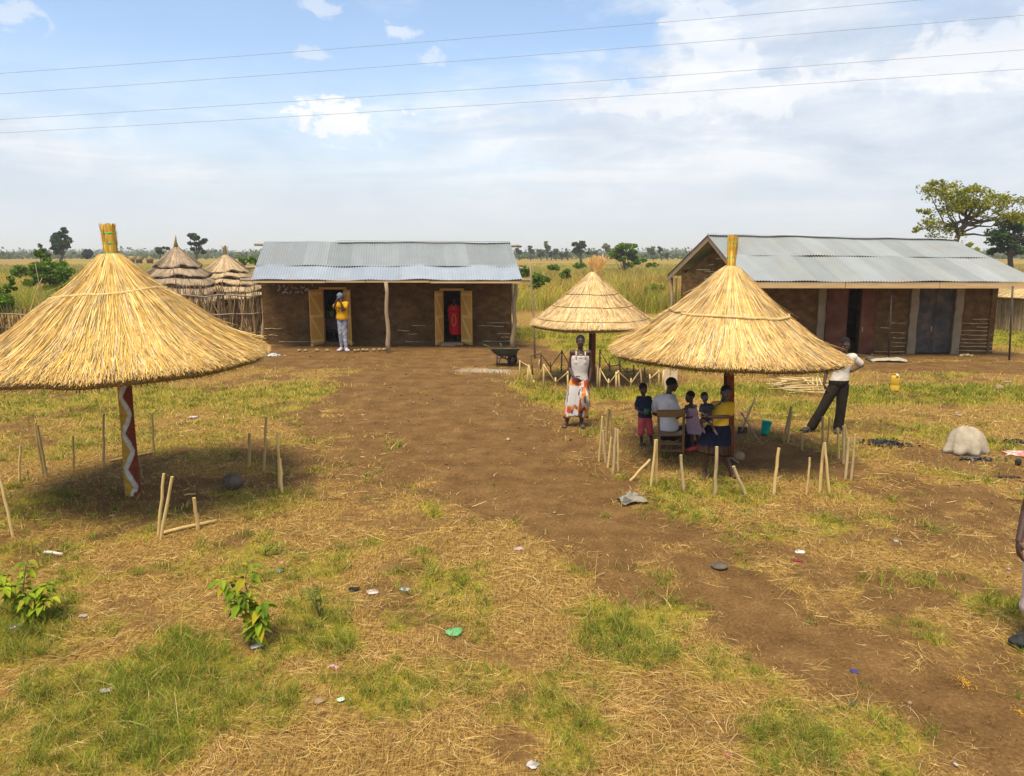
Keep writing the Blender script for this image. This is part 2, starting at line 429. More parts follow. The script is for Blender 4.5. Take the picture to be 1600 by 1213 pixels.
def axis(lo, hi, step, far, ratio):
    a = list(np.arange(lo, hi + step * .5, step)); s = step
    while a[-1] < far: s *= ratio; a.append(a[-1] + s)
    return a
ys = np.array(axis(1.0, 34.0, 0.085, 9000, 1.06))
xr = axis(0, 19.0, 0.1, 7000, 1.10)
xs = np.array([-v for v in xr[:0:-1]] + xr)
gx, gy = np.meshgrid(xs, ys)
gz = height(gx, gy)
V = np.stack([gx, gy, gz], -1).reshape(-1, 3)
nx, ny = len(xs), len(ys)
ii = (np.arange(ny - 1) * nx)[:, None] + np.arange(nx - 1)[None, :]
Q = np.stack([ii, ii + 1, ii + nx + 1, ii + nx], -1).reshape(-1, 4)
pa = at(762, 579); ash = np.clip(1.2 - np.hypot((gx - pa.x) / .75, (gy - pa.y) / .42) + (fbm(gx * 3, gy * 3, 7, 3) - .5) * .9, 0, 1)
C = np.stack([soil_mask(gx, gy), green_mask(gx, gy), ash], -1).reshape(-1, 3)
g_m = bpy.data.materials.new('earth_and_grass'); g_m.use_nodes = True
t = NT(g_m.node_tree)
co = t.add('TexCoord').outputs['Object']
a = t.add('Attribute', attribute_name='tint').outputs['Color']
s3 = t.add('SeparateColor', i_0=a)
nA = t.noise(co, 2.3, 8, 0.66); nB = t.noise(co, 34, 6, 0.7); nD = t.noise(co, 120, 3, 0.7); nC = t.noise(co, 9, 6, 0.65)
st1 = t.noise(t.scalev(co, (70, 9, 1)), 1.0, 4, 0.7, 0.6)
st2 = t.noise(t.scalev(co, (12, 55, 1)), 1.0, 4, 0.7, 0.9)
soil = t.ramp(t.math('ADD', t.math('MULTIPLY', nA, .36), t.math('ADD', t.math('MULTIPLY', nB, .40), t.math('MULTIPLY', nD, .24))),
              [(.34, (.045, .022, .008)), (.44, (.115, .060, .0205)), (.55, (.195, .106, .037)), (.70, (.38, .235, .10))])
straw = t.ramp(t.math('ADD', t.math('MULTIPLY', st1, .5), t.math('MULTIPLY', st2, .5)),
               [(.37, (.06, .030, .010)), (.46, (.18, .098, .028)), (.55, (.35, .21, .058)), (.69, (.60, .41, .15))])
green = t.ramp(t.math('ADD', t.math('MULTIPLY', st1, .35), t.math('MULTIPLY', nB, .65)),
               [(.34, (.09, .08, .010)), (.5, (.265, .215, .024)), (.66, (.46, .36, .06))])
gf = t.smooth(t.math('ADD', s3.outputs[1], t.math('MULTIPLY', t.math('SUBTRACT', nC, .5), 1.3)), .12, .62)
grass = t.mix(gf, straw, green)
sf = t.math('ADD', s3.outputs[0], t.math('MULTIPLY', t.math('SUBTRACT', nC, .5), 1.1))
sf = t.math('ADD', sf, t.math('MULTIPLY', t.math('SUBTRACT', nB, .5), .7))
sf = t.smooth(sf, .26, .62)
col = t.mix(sf, grass, soil)
col = t.mix(t.math('MULTIPLY', s3.outputs[2], .75), col, (.48, .43, .37))
hh = t.math('ADD', t.math('MULTIPLY', nB, .6), t.math('MULTIPLY', st1, .4))
bn = t.add('Bump', i_Strength=.75, i_Distance=.035, i_Height=hh)
b = t.add('BsdfPrincipled', i_Base_Color=col, i_Roughness=.95)
b.inputs['Specular IOR Level'].default_value = .06
t.put(b.inputs['Normal'], bn.outputs[0])
t.add('OutputMaterial', i_0=b)
ground = np_mesh('ground', V, Q, C, g_m, smooth=True)
tag(ground, kind='structure')

# far low hills on the horizon
hb = MB()
for x0, y0, rx, h_ in ((2100, 8200, 620, 62), (-4600, 8300, 1800, 44), (-1500, 8600, 1500, 45), (4300, 8500, 1300, 40)):
    prof = [(1, 0), (.8, .25), (.55, .62), (.3, .88), (.1, 1)]
    hb.loft([[Vector((x0 + rx * r * math.cos(q) * (1 + .15 * math.sin(3 * q + x0)), y0 + 500 * r * math.sin(q), -2 + h_ * z)) for q in (2 * math.pi * j / 28 for j in range(28))] for r, z in prof])
hills = hb.build('hills', mat('far_hill', [(.07, .08, .05), (.12, .11, .06)], .01, 1, 0))
tag(hills, kind='structure')

# ------------------------------------------------------------------ grass as ground cover
def in_view_xy(n, y0, y1, wid=.72, pw=1.0):
    if pw == 1.0: y = y0 * (y1 / y0) ** rng.random(n)
    else:
        e = 1 - pw; y = (y0 ** e + (y1 ** e - y0 ** e) * rng.random(n)) ** (1 / e)
    x = rng.uniform(-1, 1, n) * (wid * y + .8)
    return x, y
FREE = []            # house footprints and the like: (x0, x1, y0, y1)
def keep_out(x, y, boxes):
    k = np.ones(len(x), bool)
    for x0, x1, y0, y1 in boxes: k &= ~((x > x0) & (x < x1) & (y > y0) & (y < y1))
    return k
HOUSES = [(-9.4, 0.1, 25.0, 31.0), (5.6, 15.6, 22.9, 28.5)]

def blades(name, x, y, z0, ht, lean, wd, cols, m, K=4):
    n = len(x); az = rng.uniform(0, 2 * np.pi, n)
    d = np.stack([np.cos(az), np.sin(az), np.zeros(n)], -1)
    tt = np.linspace(0, 1, K)
    P = np.zeros((n, K, 3)); base = np.stack([x, y, z0], -1)
    P[:] = base[:, None, :]
    P += d[:, None, :] * (lean[:, None] * tt[None, :] ** 1.7)[:, :, None]
    P[:, :, 2] += ht[:, None] * (tt - .25 * tt ** 3 * np.clip(lean / (ht + 1e-6), 0, 1.6)[:, None])
    fa = rng.uniform(0, np.pi, n)
    s = np.stack([np.cos(fa), np.sin(fa), np.zeros(n)], -1)
    wt = np.array([1.0, .9, .65, .12]) if K == 4 else np.array([1, .75, .12])
    S = s[:, None, :] * (wd[:, None] * wt[None, :])[:, :, None]
    return strips(name, P, S, cols, m)

STRAW = [(.50, .31, .075), (.62, .42, .14), (.40, .22, .052), (.28, .145, .038), (.70, .52, .23), (.52, .34, .085), (.19, .095, .026), (.36, .19, .048)]
GREENS = [(.075, .135, .008), (.12, .19, .012), (.185, .25, .018), (.29, .31, .032), (.05, .092, .008)]
OLIVE = [(.31, .25, .030), (.41, .31, .046), (.24, .205, .024), (.50, .36, .07), (.19, .17, .018)]

# dead straw lying flat, close to the viewer
n = 140000
x, y = in_view_xy(n, 3.5, 15)
k = rng.random(n) > np.clip(soil_mask(x, y) * 1.15 - .06, 0, .985)
dens = fbm(x * 2.2, y * 2.2, 71, 3)
k &= rng.random(n) < np.clip((dens - .32) * 3.2, .12, 1)
x, y = x[k], y[k]; n = len(x)
az = np.where(rng.random(n) < .55, rng.uniform(0, 2 * np.pi, n), fbm(x * .8, y * .8, 75, 2) * 9 + rng.normal(0, .5, n))
L = np.clip(rng.lognormal(-2.45, .55, n), .03, .45); bend = rng.normal(0, .32, n)
tt = np.linspace(-.5, .5, 4)
ang = az[:, None] + bend[:, None] * tt[None, :]
P = np.stack([x[:, None] + np.cos(ang) * tt * L[:, None], y[:, None] + np.sin(ang) * tt * L[:, None],
              (height(x, y) + rng.uniform(.004, .035, n))[:, None] + (rng.normal(0, .16, n) * L)[:, None] * tt[None, :]], -1)
P[:, :, 2] = np.maximum(P[:, :, 2], height(P[:, :, 0], P[:, :, 1]) + .004)
wd = rng.uniform(.0007, .0019, n) * np.clip(y / 6, .8, 2)
nrm = np.stack([-np.sin(az), np.cos(az), rng.normal(0, .5, n)], -1)
S = nrm[:, None, :] * (wd[:, None] * np.array([.6, 1, 1, .4]))[:, :, None]
o = strips('dry_grass', P, S, pick(STRAW, n, .2), M['blade']); tag(o, kind='stuff')

# short sward: olive and yellow blades everywhere that is not bare earth
n = 300000
x, y = in_view_xy(n, 3.5, 36)
k = (rng.random(n) > np.clip(soil_mask(x, y) * 1.1, 0, .985)) & keep_out(x, y, HOUSES)
x, y = x[k], y[k]; n = len(x)
g = green_mask(x, y)
ht = rng.uniform(.015, .05, n) * (1 + 1.3 * g) * np.clip(y / 7, .8, 1.7)
gsel = rng.random(n)[:, None] < np.clip(g * 1.15, .08, .9)[:, None]
cols = np.where(gsel, pick(OLIVE + GREENS[1:4], n, .2), pick(STRAW + OLIVE[:1], n, .2))
o = blades('short_grass', x, y, height(x, y) - .004, ht, ht * rng.uniform(.3, 1.6, n), rng.uniform(.0012, .0028, n) * np.clip(y / 6, .8, 3.2), cols, M['blade'], 3)
tag(o, kind='stuff')

# green tufts
nc = 17000
cx, cy = in_view_xy(nc, 3.5, 34)
g = green_mask(cx, cy); s = soil_mask(cx, cy)
k = (rng.random(nc) < np.clip(g - .15, 0, 1) ** 1.1 * 1.8) & (rng.random(nc) > s * .95) & keep_out(cx, cy, HOUSES)
cx, cy, g = cx[k], cy[k], g[k]
per = 22; n = len(cx) * per
sp = np.repeat(np.clip(cy / 9, .6, 2.2), per)
x = np.repeat(cx, per) + rng.normal(0, .045, n) * sp; y = np.repeat(cy, per) + rng.normal(0, .045, n) * sp
gg = np.repeat(g * rng.uniform(.5, 1.3, len(g)), per)
ht = rng.uniform(.05, .13, n) * (.45 + gg) * np.where(rng.random(n) < .06, 1.7, 1)
tone = np.repeat(rng.random(len(g)), per)[:, None]
cols = pick(GREENS, n, .2) * (1 - tone * .4) + pick(OLIVE, n, .2) * tone * .4
cols = np.where(rng.random((n, 1)) < .09, pick(STRAW, n), cols)
o = blades('green_grass', x, y, height(x, y) - .004, ht, ht * rng.uniform(.2, 1.5, n), rng.uniform(.0014, .0032, n) * np.clip(y / 6, .8, 3), cols, M['blade'], 4)
tag(o, kind='stuff')

# seed stalks standing over the sward
n = 1500
x, y = in_view_xy(n, 3.8, 16)
k = (rng.random(n) > soil_mask(x, y) * 1.3 - .05) & (rng.random(n) < .25 + green_mask(x, y))
x, y = x[k], y[k]; n = len(x); ht = rng.uniform(.12, .34, n)
o = blades('seed_stalks', x, y, height(x, y), ht, ht * rng.uniform(.2, 1.1, n), rng.uniform(.0012, .002, n) * np.clip(y / 6, .8, 2), pick(STRAW[:3] + OLIVE[:2], n), M['blade'], 4)
tag(o, kind='stuff')

# tall savanna grass beyond the compound
n = 360000
x, y = in_view_xy(n, 36.5, 190, .74, 1.25)
edge = 38.5 + 3.0 * (fbm(x * .35, x * 0 + 3, 81, 3) - .5) * 2 + np.where(x > 13, 1.0, 0)
k = y > edge
x, y = x[k], y[k]; n = len(x)
nf = fbm(x * .11, y * .07, 51, 4); n2_ = fbm(x * .5, y * .3, 91, 4)
k = rng.random(n) < np.clip((n2_ - .25) * 3, .25, 1)
x, y, nf, n2_ = x[k], y[k], nf[k], n2_[k]; n = len(x)
far = np.clip((y - 95) / 40, 0, 1)
n4_ = fbm(x * 1.1, y * .8, 97, 3)
ht = rng.uniform(.45, 1.1, n) * (.05 + 1.25 * n2_ + .95 * n4_) * (1.12 - far * .75)
gsel = np.clip((nf - .38) / .2, 0, 1) * .75
front = np.clip((56 - y) / 12, 0, 1) * np.clip((x + 6) / 6, .45, 1)
gold = pick([(.66, .43, .08), (.76, .53, .13), (.55, .34, .06), (.44, .29, .055), (.68, .47, .12)], n, .2)
grn = pick([(.25, .29, .025), (.36, .37, .04), (.18, .23, .02), (.44, .41, .06)], n, .2)
u = rng.random((n, 1)) < np.maximum(gsel, front * .75)[:, None]
cols = np.where(u, grn, gold) * (.55 + .95 * n4_)[:, None]
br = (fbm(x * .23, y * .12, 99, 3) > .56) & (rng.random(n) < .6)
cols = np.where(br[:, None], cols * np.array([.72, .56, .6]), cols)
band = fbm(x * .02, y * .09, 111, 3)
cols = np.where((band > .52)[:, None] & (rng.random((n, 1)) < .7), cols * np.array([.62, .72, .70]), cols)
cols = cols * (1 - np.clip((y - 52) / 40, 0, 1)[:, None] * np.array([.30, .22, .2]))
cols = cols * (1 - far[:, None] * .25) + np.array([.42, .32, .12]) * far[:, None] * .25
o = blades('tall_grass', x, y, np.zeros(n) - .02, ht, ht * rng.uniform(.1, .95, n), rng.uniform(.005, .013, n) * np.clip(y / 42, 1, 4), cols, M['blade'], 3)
tag(o, kind='stuff')

# grit and crumbs of earth on the bare soil
n = 26000
x, y = in_view_xy(n, 3.6, 26)
k = rng.random(n) < np.clip(soil_mask(x, y) - .2, 0, 1) * (.25 + fbm(x * 3, y * 3, 121, 2))
x, y = x[k], y[k]; n = len(x); s_ = rng.lognormal(-5.3, .5, n) * np.clip(y / 7, .8, 2.2)
oc = np.array([(1, 0, 0), (0, 1, 0), (-1, 0, 0), (0, -1, 0), (0, 0, .8), (0, 0, -.4)], float)
V = (np.stack([x, y, height(x, y) + s_ * .25], -1)[:, None, :] + oc[None] * s_[:, None, None] * rng.uniform(.6, 1.3, (n, 6, 1))).reshape(-1, 3)
fo = np.array([(0, 1, 4), (1, 2, 4), (2, 3, 4), (3, 0, 4), (1, 0, 5), (2, 1, 5), (3, 2, 5), (0, 3, 5)])
F = ((np.arange(n) * 6)[:, None, None] + fo[None]).reshape(-1, 3)
o = np_mesh('soil_crumbs', V, F, np.repeat(pick([(.16, .08, .026), (.26, .14, .05), (.38, .23, .10), (.10, .055, .02), (.46, .33, .19)], n, .2), 6, 0), M['plain'], tris=True)
tag(o, kind='stuff')
# ------------------------------------------------------------------ buildings
def lerp3(a, b, t): return Vector(a).lerp(Vector(b), t)

def corrugated(name, A, B, Cc, Dd, parent, pitch=.085, amp=.014, rows=6, panel=.78, tones=None, sag=0.0, seed=1, wave=0.0):
    """corrugated sheets over the quad A (eave left) B (eave right) C (ridge right) D (ridge left)"""
    A, B, Cc, Dd = (np.array(p) for p in (A, B, Cc, Dd))
    W_ = np.linalg.norm(B - A); nu = int(W_ / pitch * 6); u = np.linspace(0, 1, nu)
    v = np.linspace(0, 1, rows + 1)
    U, Vv = np.meshgrid(u, v)
    P = ((1 - U)[..., None] * (1 - Vv)[..., None] * A + U[..., None] * (1 - Vv)[..., None] * B + U[..., None] * Vv[..., None] * Cc + (1 - U)[..., None] * Vv[..., None] * Dd)
    N = np.cross(B - A, Dd - A); N /= np.linalg.norm(N)
    pi_ = np.floor(U * W_ / panel).astype(int)
    off = amp * np.sin(U * W_ / pitch * 2 * np.pi) + (h2(pi_, pi_ * 0 + 5, seed) - .5) * .012
    off += wave * np.sin(U * 9 + seed) * np.sin(U * 23) - sag * 4 * U * (1 - U) * .0
    P = P + N * off[..., None]
    P[..., 2] += wave * 1.6 * (fbm(U * 6, Vv * .5, seed + 3, 2) - .5)
    ts = np.array(tones); tone = ts[(h2(pi_, pi_ * 0 + 11, seed) * len(ts)).astype(int) % len(ts)]
    streak = (fbm(U * W_ * 5, Vv * 1.2 + 7, seed + 5, 3) - .5) * .16
    rust = np.clip(fbm(U * W_ * 1.7, Vv * 2 + 3, seed + 8, 4) - .62, 0, 1)[..., None] * 1.4
    Cv = tone * (1 + streak)[..., None]
    Cv = Cv * (1 - rust) + np.array([.30, .22, .15]) * rust
    k = nu
    ii = (np.arange(rows) * k)[:, None] + np.arange(k - 1)[None, :]
    Q = np.stack([ii, ii + 1, ii + k + 1, ii + k], -1).reshape(-1, 4)
    return np_mesh(name, P.reshape(-1, 3), Q, Cv.reshape(-1, 3), M['zinc'], parent, smooth=True)

def wall_run(mb, p0, p1, h, th, holes=(), z0=-.05, hb=None):
    """wall from p0 to p1 (outer face on the line, thickness behind) with door holes (s0, s1, top)"""
    p0, p1 = Vector(p0), Vector(p1); d = (p1 - p0).normalized(); L = (p1 - p0).length; nrm = Vector((-d.y, d.x, 0))
    Mx = Matrix(((d.x, nrm.x, 0, p0.x), (d.y, nrm.y, 0, p0.y), (0, 0, 1, 0), (0, 0, 0, 1)))
    s = 0
    for a, b_, top in sorted(holes):
        grid_slab(mb, Mx, s, a, z0, h, th)
        grid_slab(mb, Mx, a, b_, top, h, th)
        s = b_
    grid_slab(mb, Mx, s, L, z0, h, th)
def grid_slab(mb, Mx, s0, s1, z0, z1, th):
    """slab with a lumpy hand-plastered outer face"""
    nu = max(2, int((s1 - s0) / .12)); nv = max(2, int((z1 - z0) / .12))
    us = np.linspace(s0, s1, nu + 1); vs = np.linspace(z0, z1, nv + 1); pts = []; fs = []
    for j, v in enumerate(vs):
        for i, u in enumerate(us):
            w_ = Mx @ Vector((u, 0, v))
            e = 0 if i in (0, nu) or j in (0, nv) else 1
            o = (float(fbm(np.array([u * 2.1 + 11]), np.array([v * 2.1]), 5, 3)[0]) - .5) * .07 * e
            pts.append(Mx @ Vector((u, -o, v)))
    k = nu + 1
    for j in range(nv):
        for i in range(nu): fs.append((j * k + i, j * k + i + 1, (j + 1) * k + i + 1, (j + 1) * k + i))
    b0 = len(pts)
    for u, v in ((s0, z0), (s1, z0), (s1, z1), (s0, z1)): pts.append(Mx @ Vector((u, th, v)))
    fs.append((b0 + 3, b0 + 2, b0 + 1, b0))
    bot = [i for i in range(k)]; topi = [nv * k + i for i in range(k)]
    lf = [j * k for j in range(nv + 1)]; rt = [j * k + nu for j in range(nv + 1)]
    fs.append(tuple([b0, b0 + 1] + bot[::-1])); fs.append(tuple(topi + [b0 + 2, b0 + 3]))
    fs.append(tuple([b0] + lf + [b0 + 3])); fs.append(tuple([b0 + 1, b0 + 2] + rt[::-1]))
    mb.put(pts, fs)

def door_leaf(parent, hinge, dirv, wd, h, z0, m, braces=True, flip=1, dirs=1, label=None):
    """plank door leaf with ledges and diagonal braces, standing on its hinge line"""
    hinge = Vector(hinge); d = Vector(dirv).normalized(); nr = Vector((-d.y, d.x, 0)) * flip
    mb = MB(); npl = 4
    for k in range(npl):
        a = hinge + d * (wd * k / npl + .004); b_ = hinge + d * (wd * (k + 1) / npl - .004)
        for z in (0,):
            mid = (a + b_) / 2
            mb.beam(mid + Vector((0, 0, z0)), mid + Vector((0, 0, z0 + h)), (b_ - a).length, .028, up=nr)
    lf = mb.build('door_leaf', m, parent, smooth=False)
    if label: lf['label'] = label
    if braces:
        bm_ = MB(); o = nr * .027
        for f in (.07, .52, .93):
            p = hinge + Vector((0, 0, z0 + h * f)) + o
            bm_.beam(p + d * .02, p + d * (wd - .02), .10, .024, up=nr)
        for f0, f1 in ((.10, .48), (.55, .90)):
            a = hinge + d * (.06 if dirs > 0 else wd - .06) + Vector((0, 0, z0 + h * f1)) + o * 1.02
            b_ = hinge + d * (wd - .06 if dirs > 0 else .06) + Vector((0, 0, z0 + h * f0)) + o * 1.02
            bm_.beam(a, b_, .024, .075, up=nr.cross(Vector((0, 0, 1))))
        bm_.build('brace', M['brace'], lf, smooth=False)
    return lf

def lath_sticks(parent, spans, nrm, m='lath'):
    """sticks of the wattle showing where mud has fallen away"""
    for a, b_ in spans:
        mb = MB(); a, b_ = Vector(a), Vector(b_); n = 5
        pts = [a.lerp(b_, i / n) + Vector(nrm) * random.uniform(-.004, .006) + Vector((0, 0, random.uniform(-.012, .012))) for i in range(n + 1)]
        mb.tube(pts, [random.uniform(.007, .02) for _ in pts], 6); mb.build('lath', M[m], parent)

# ---- left house: mud shop with two plank doors
YF, YE = 26.0, 24.25
house = empty('mud_house', (0, 0, 0), 'long brown mud-walled shop with grey corrugated roof and two plank double doors', 'house')
xl, xr_ = at(413, 538).x, at(799, 538).x
wl = MB()
def hx(px): return atd(px, 500, YF).x
d1 = (hx(503) - xl, hx(541) - xl, 1.92); d2 = (hx(690) - xl, hx(723) - xl, 1.88)
wall_run(wl, (xl, YF, 0), (xr_, YF, 0), 2.62, .22, [d1, d2])
YB = YF + 3.6
wl.box((xl + .003, YF + .225, -.05), (xl + .2, YB - .22, 2.62)); wl.box((xr_ - .2, YF + .225, -.05), (xr_ - .003, YB - .22, 2.62))
wl.box((xl, YB - .217, -.05), (xr_, YB, 2.62))
wl.box((hx(620), YF + .225, -.05), (hx(620) + .15, YB - .22, 2.6))
wl.build('wall', M['mud'], house, smooth=True, auto=40)
fl = MB(); fl.box((xl + .205, YF - .02, -.04), (xr_ - .205, YB - .225, .07)); fl.build('floor', M['soil_dark'], house, smooth=False)
EAL, EAR = atd(392, 437, YE), atd(816, 437.5, YE)
RGL, RGR = atd(413, 378.5, 28.2), atd(797, 380.5, 28.2)
t1 = .36
MIDL, MIDR = lerp3(EAL, RGL, t1), lerp3(EAR, RGR, t1)
GREYS = [(.26, .275, .268), (.28, .298, .29), (.245, .262, .255), (.27, .288, .284), (.29, .308, .30)]
BLUES = [(.32, .35, .385), (.335, .365, .40), (.305, .335, .37), (.345, .375, .41)]
up = Vector((0, 0, .016))
corrugated('roof_sheet', MIDL - (RGL - MIDL) * .06 + up, MIDR - (RGR - MIDR) * .06 + up, RGR + up, RGL + up, house, tones=GREYS, seed=3, wave=.02)['label'] = 'upper grey weathered roof sheets'
corrugated('roof_sheet', EAL, EAR, MIDR, MIDL, house, tones=BLUES, seed=8, wave=.03)['label'] = 'newer bluish eave sheets'
back = RGL + Vector((0, 3.4, -1.25)); back2 = RGR + Vector((0, 3.4, -1.25))
corrugated('roof_sheet', back2, back, RGL + up * .6, RGR + up * .6, house, tones=GREYS, seed=5)['label'] = 'rear roof sheets'
rc = MB()
cap = [RGL + (RGR - RGL) * f + Vector((0, 0, .07 + .012 * math.sin(f * 17))) for f in (0, .3, .31, .7, 1)]
rc.beam(cap[1], cap[4], .34, .02); rc.build('ridge_cap', mat('ridge_zinc', [(.38, .41, .43), (.48, .50, .52)], 2, .4, 0, metal=.3), house, smooth=False)
for zz, f in ((0, 1.0), (0, t1), (0, .06)):
    a, b_ = lerp3(EAL, RGL, f) - Vector((0, 0, .09)), lerp3(EAR, RGR, f) - Vector((0, 0, .09))
    e = (b_ - a).normalized(); mb = MB()
    pts = [a - e * .36] + [a.lerp(b_, i / 8) + Vector((0, 0, random.uniform(-.012, .012))) for i in range(9)] + [b_ + e * (.33 if f != t1 else .2)]
    mb.tube(pts, .05, 7); mb.build('purlin', M['grey_wood'], house)
fb = MB()
a, b_ = EAL + Vector((.05, .03, -.075)), EAR + Vector((-.05, .03, -.075))
for f0, f1, dz in ((0, .27, 0), (.273, .42, .012), (.423, .66, .015), (.663, 1, -.005)):
    fb.beam(a.lerp(b_, f0) + Vector((0, 0, dz)), a.lerp(b_, f1) + Vector((0, 0, dz)), .03, .055)
fb.build('fascia', M['fascia'], house, smooth=False)
for bx, by, tx, ty, yd, rr, bend in ((411, 537, 413.5, 443, None, .075, .03), (607, 550.5, 603, 441, None, .075, .025), (801, 543.5, 806, 444, None, .075, .035), (797, 537, 800, 444, 26.3, .06, .05)):
    p = at(bx, by) if yd is None else atd(bx, by, yd); p.z = -.05
    q = atd(tx, ty, p.y if bx > 500 else p.y)
    q.z = min(max(q.z, 2.08), 2.3); n = 7
    pts = [p.lerp(q, i / n) + Vector((math.sin(i * 1.7 + bx) * bend * (0 < i < n), 0, 0)) for i in range(n + 1)]
    MB().tube(pts, [rr * (1 - .25 * i / n) * random.uniform(.9, 1.08) for i in range(n + 1)], 9, .08).build('post', M['tan_pole'], house)
# door frames and leaves
def frame(px0, px1, top, parent, m):
    mb = MB(); x0, x1 = hx(px0), hx(px1)
    mb.box((x0, YF - .02, .0), (x0 + .06, YF + .19, top)); mb.box((x1 - .06, YF - .02, .0), (x1, YF + .19, top)); mb.box((x0 - .05, YF - .023, top), (x1 + .05, YF + .192, top + .07))
    mb.build('door_frame', m, parent, smooth=False)
frame(503, 541, 1.85, house, M['plank']); frame(690, 723, 1.81, house, M['plank'])
def swing(px, sgn, deg): a = math.radians(deg); return Vector((sgn * math.cos(a), -math.sin(a), 0))
door_leaf(house, (hx(504.5), YF - .05, 0), swing(0, -1, 62), .60, 1.84, .02, M['plank'], flip=1, dirs=-1)
door_leaf(house, (hx(539), YF - .05, 0), swing(0, 1, 58), .60, 1.84, .02, M['plank'], flip=-1, dirs=-1)
door_leaf(house, (hx(691.5), YF - .05, 0), swing(0, -1, 68), .52, 1.80, .02, M['plank'], flip=1, dirs=-1)
door_leaf(house, (hx(722), YF - .05, 0), swing(0, 1, 46), .52, 1.80, .02, M['plank'], flip=-1, dirs=1)
st = MB(); st.box((hx(687), YF - .30, .0), (hx(724), YF - .03, .075)); st.box((hx(690), YF - .42, -.02), (hx(712), YF - .31, .05))
st.build('step', M['old_wood'], house, smooth=False)
def fx(px, py): return atd(px, py, YF - .012)
lath_sticks(house, [(fx(a, c), fx(b, c + .4)) for a, b, c in ((436, 490, 533.5), (414, 440, 513.5), (621, 640, 516.5), (643, 664, 509), (633, 655, 534), (745, 787, 509.5), (776, 797, 521.5), (783, 798, 527), (754, 797, 533), (636, 652, 522), (760, 796, 504), (420, 434, 524))], (0, -1, 0))
def chalk(pts, r=.032):
    ch = MB()
    P_ = [atd(400 + a / 16, 430 + b / 16, YF - .035) for a, b in pts]
    ch.tube(P_, [r * random.uniform(.7, 1.2) for _ in P_], 5); ch.build('painted_letter', M['chalk'], house)
for s_ in ([(570, 240), (605, 300), (590, 360), (545, 390)], [(735, 250), (680, 290)], [(800, 300), (760, 360), (715, 375)], [(905, 270), (920, 340), (950, 300)], [(985, 290), (1000, 335), (1035, 330)],
           [(1120, 275), (1150, 320), (1205, 310), (1215, 270)], [(1225, 400), (1260, 350), (1305, 330), (1310, 395), (1270, 380)], [(665, 455), (700, 430), (760, 420), (820, 465)], [(850, 460), (865, 420), (905, 410)],
           [(985, 455), (1010, 415), (1060, 440), (1085, 400)], [(1130, 400), (1165, 445), (1195, 450)], [(960, 495), (965, 500)], [(1400, 220), (1425, 265)], [(430, 225), (440, 245)]):
    chalk(s_)

# ---- right house: gabled, metal doors, plastered door piers
FLc, FRc = atd(1164, 439.5, 22.1), atd(1625, 440, 22.3)
GL = Vector((6.17, 24.75, 3.63)); GR = atd(1490, 375, 25.3)
RLc = GL + (GL - FLc) * Vector((1, 1, 1)).x * 1.0; RLc = atd(1041, 431, 27.2); RRc = Vector((GR.x * 2 - FRc.x, GR.y * 2 - FRc.y, FRc.z))
h2_ = empty('metal_door_house', (0, 0, 0), 'gabled mud house with pale zinc roof, metal doors and a wooden fascia board', 'house')
PALE = [(.27, .286, .278), (.285, .302, .296), (.25, .266, .258), (.295, .312, .31), (.28, .288, .272), (.305, .32, .315)]
def quadmid(a, b_, f): return lerp3(a, b_, f)
mL, mR = lerp3(FLc, GL, .55), lerp3(FRc, GR, .55)
corrugated('roof_sheet', FLc, FRc, mR, mL, h2_, tones=PALE, seed=21, wave=.02, panel=.7, rows=8)['label'] = 'lower front roof sheets'
corrugated('roof_sheet', mL - (GL - mL) * .05 + Vector((0, 0, .014)), mR - (GR - mR) * .05 + Vector((0, 0, .014)), GR, GL, h2_, tones=PALE, seed=24, wave=.02, panel=.7, rows=8)['label'] = 'upper front roof sheets'
corrugated('roof_sheet', RRc, RLc, GL - Vector((0, 0, .01)), GR - Vector((0, 0, .01)), h2_, tones=PALE, seed=27, panel=.7)['label'] = 'rear roof sheets'
mb = MB(); mb.beam(GL + Vector((0, 0, .035)), GR + Vector((0, 0, .035)), .30, .018); mb.build('ridge_cap', M['zinc'], h2_, smooth=False)
fb = MB(); o = Vector((0, .035, -.115))
nseg = ((0, .34), (.342, .66), (.662, 1))
for f0, f1 in nseg: fb.beam(FLc.lerp(FRc, f0) + o, FLc.lerp(FRc, f1) + o, .03, .17)
fb.build('fascia', M['fascia'], h2_, smooth=False)
bb = MB(); o = Vector((.05, .0, -.11))
bb.beam(FLc + o + Vector((0, .05, 0)), GL + o, .03, .17); bb.build('bargeboard', M['old_wood'], h2_, smooth=False)
bb = MB(); bb.beam(GL + o + Vector((-.002, .01, 0)), RLc + o, .03, .17); bb.build('bargeboard', M['old_wood'], h2_, smooth=False)
WY = 23.55
def rx(px): return atd(px, 520, WY).x
wA = Vector((rx(1180), WY, 0)); wB = Vector((rx(1553), WY, 0)); wC = Vector((atd(1064, 460, 26.5).x, 26.5, 0)); wD = Vector((wB.x - .75, 26.5, 0))
wl = MB()
holes = [(rx(1288) - wA.x, rx(1341) - wA.x, 2.3), (rx(1431) - wA.x, rx(1486) - wA.x, 2.1)]
wall_run(wl, wA, wB, 2.52, .2, holes)
wall_run(wl, wB, wD, 2.5, .2); wall_run(wl, wD, wC, 2.5, .2)
wl.build('wall', M['mud'], h2_, smooth=True, auto=40)
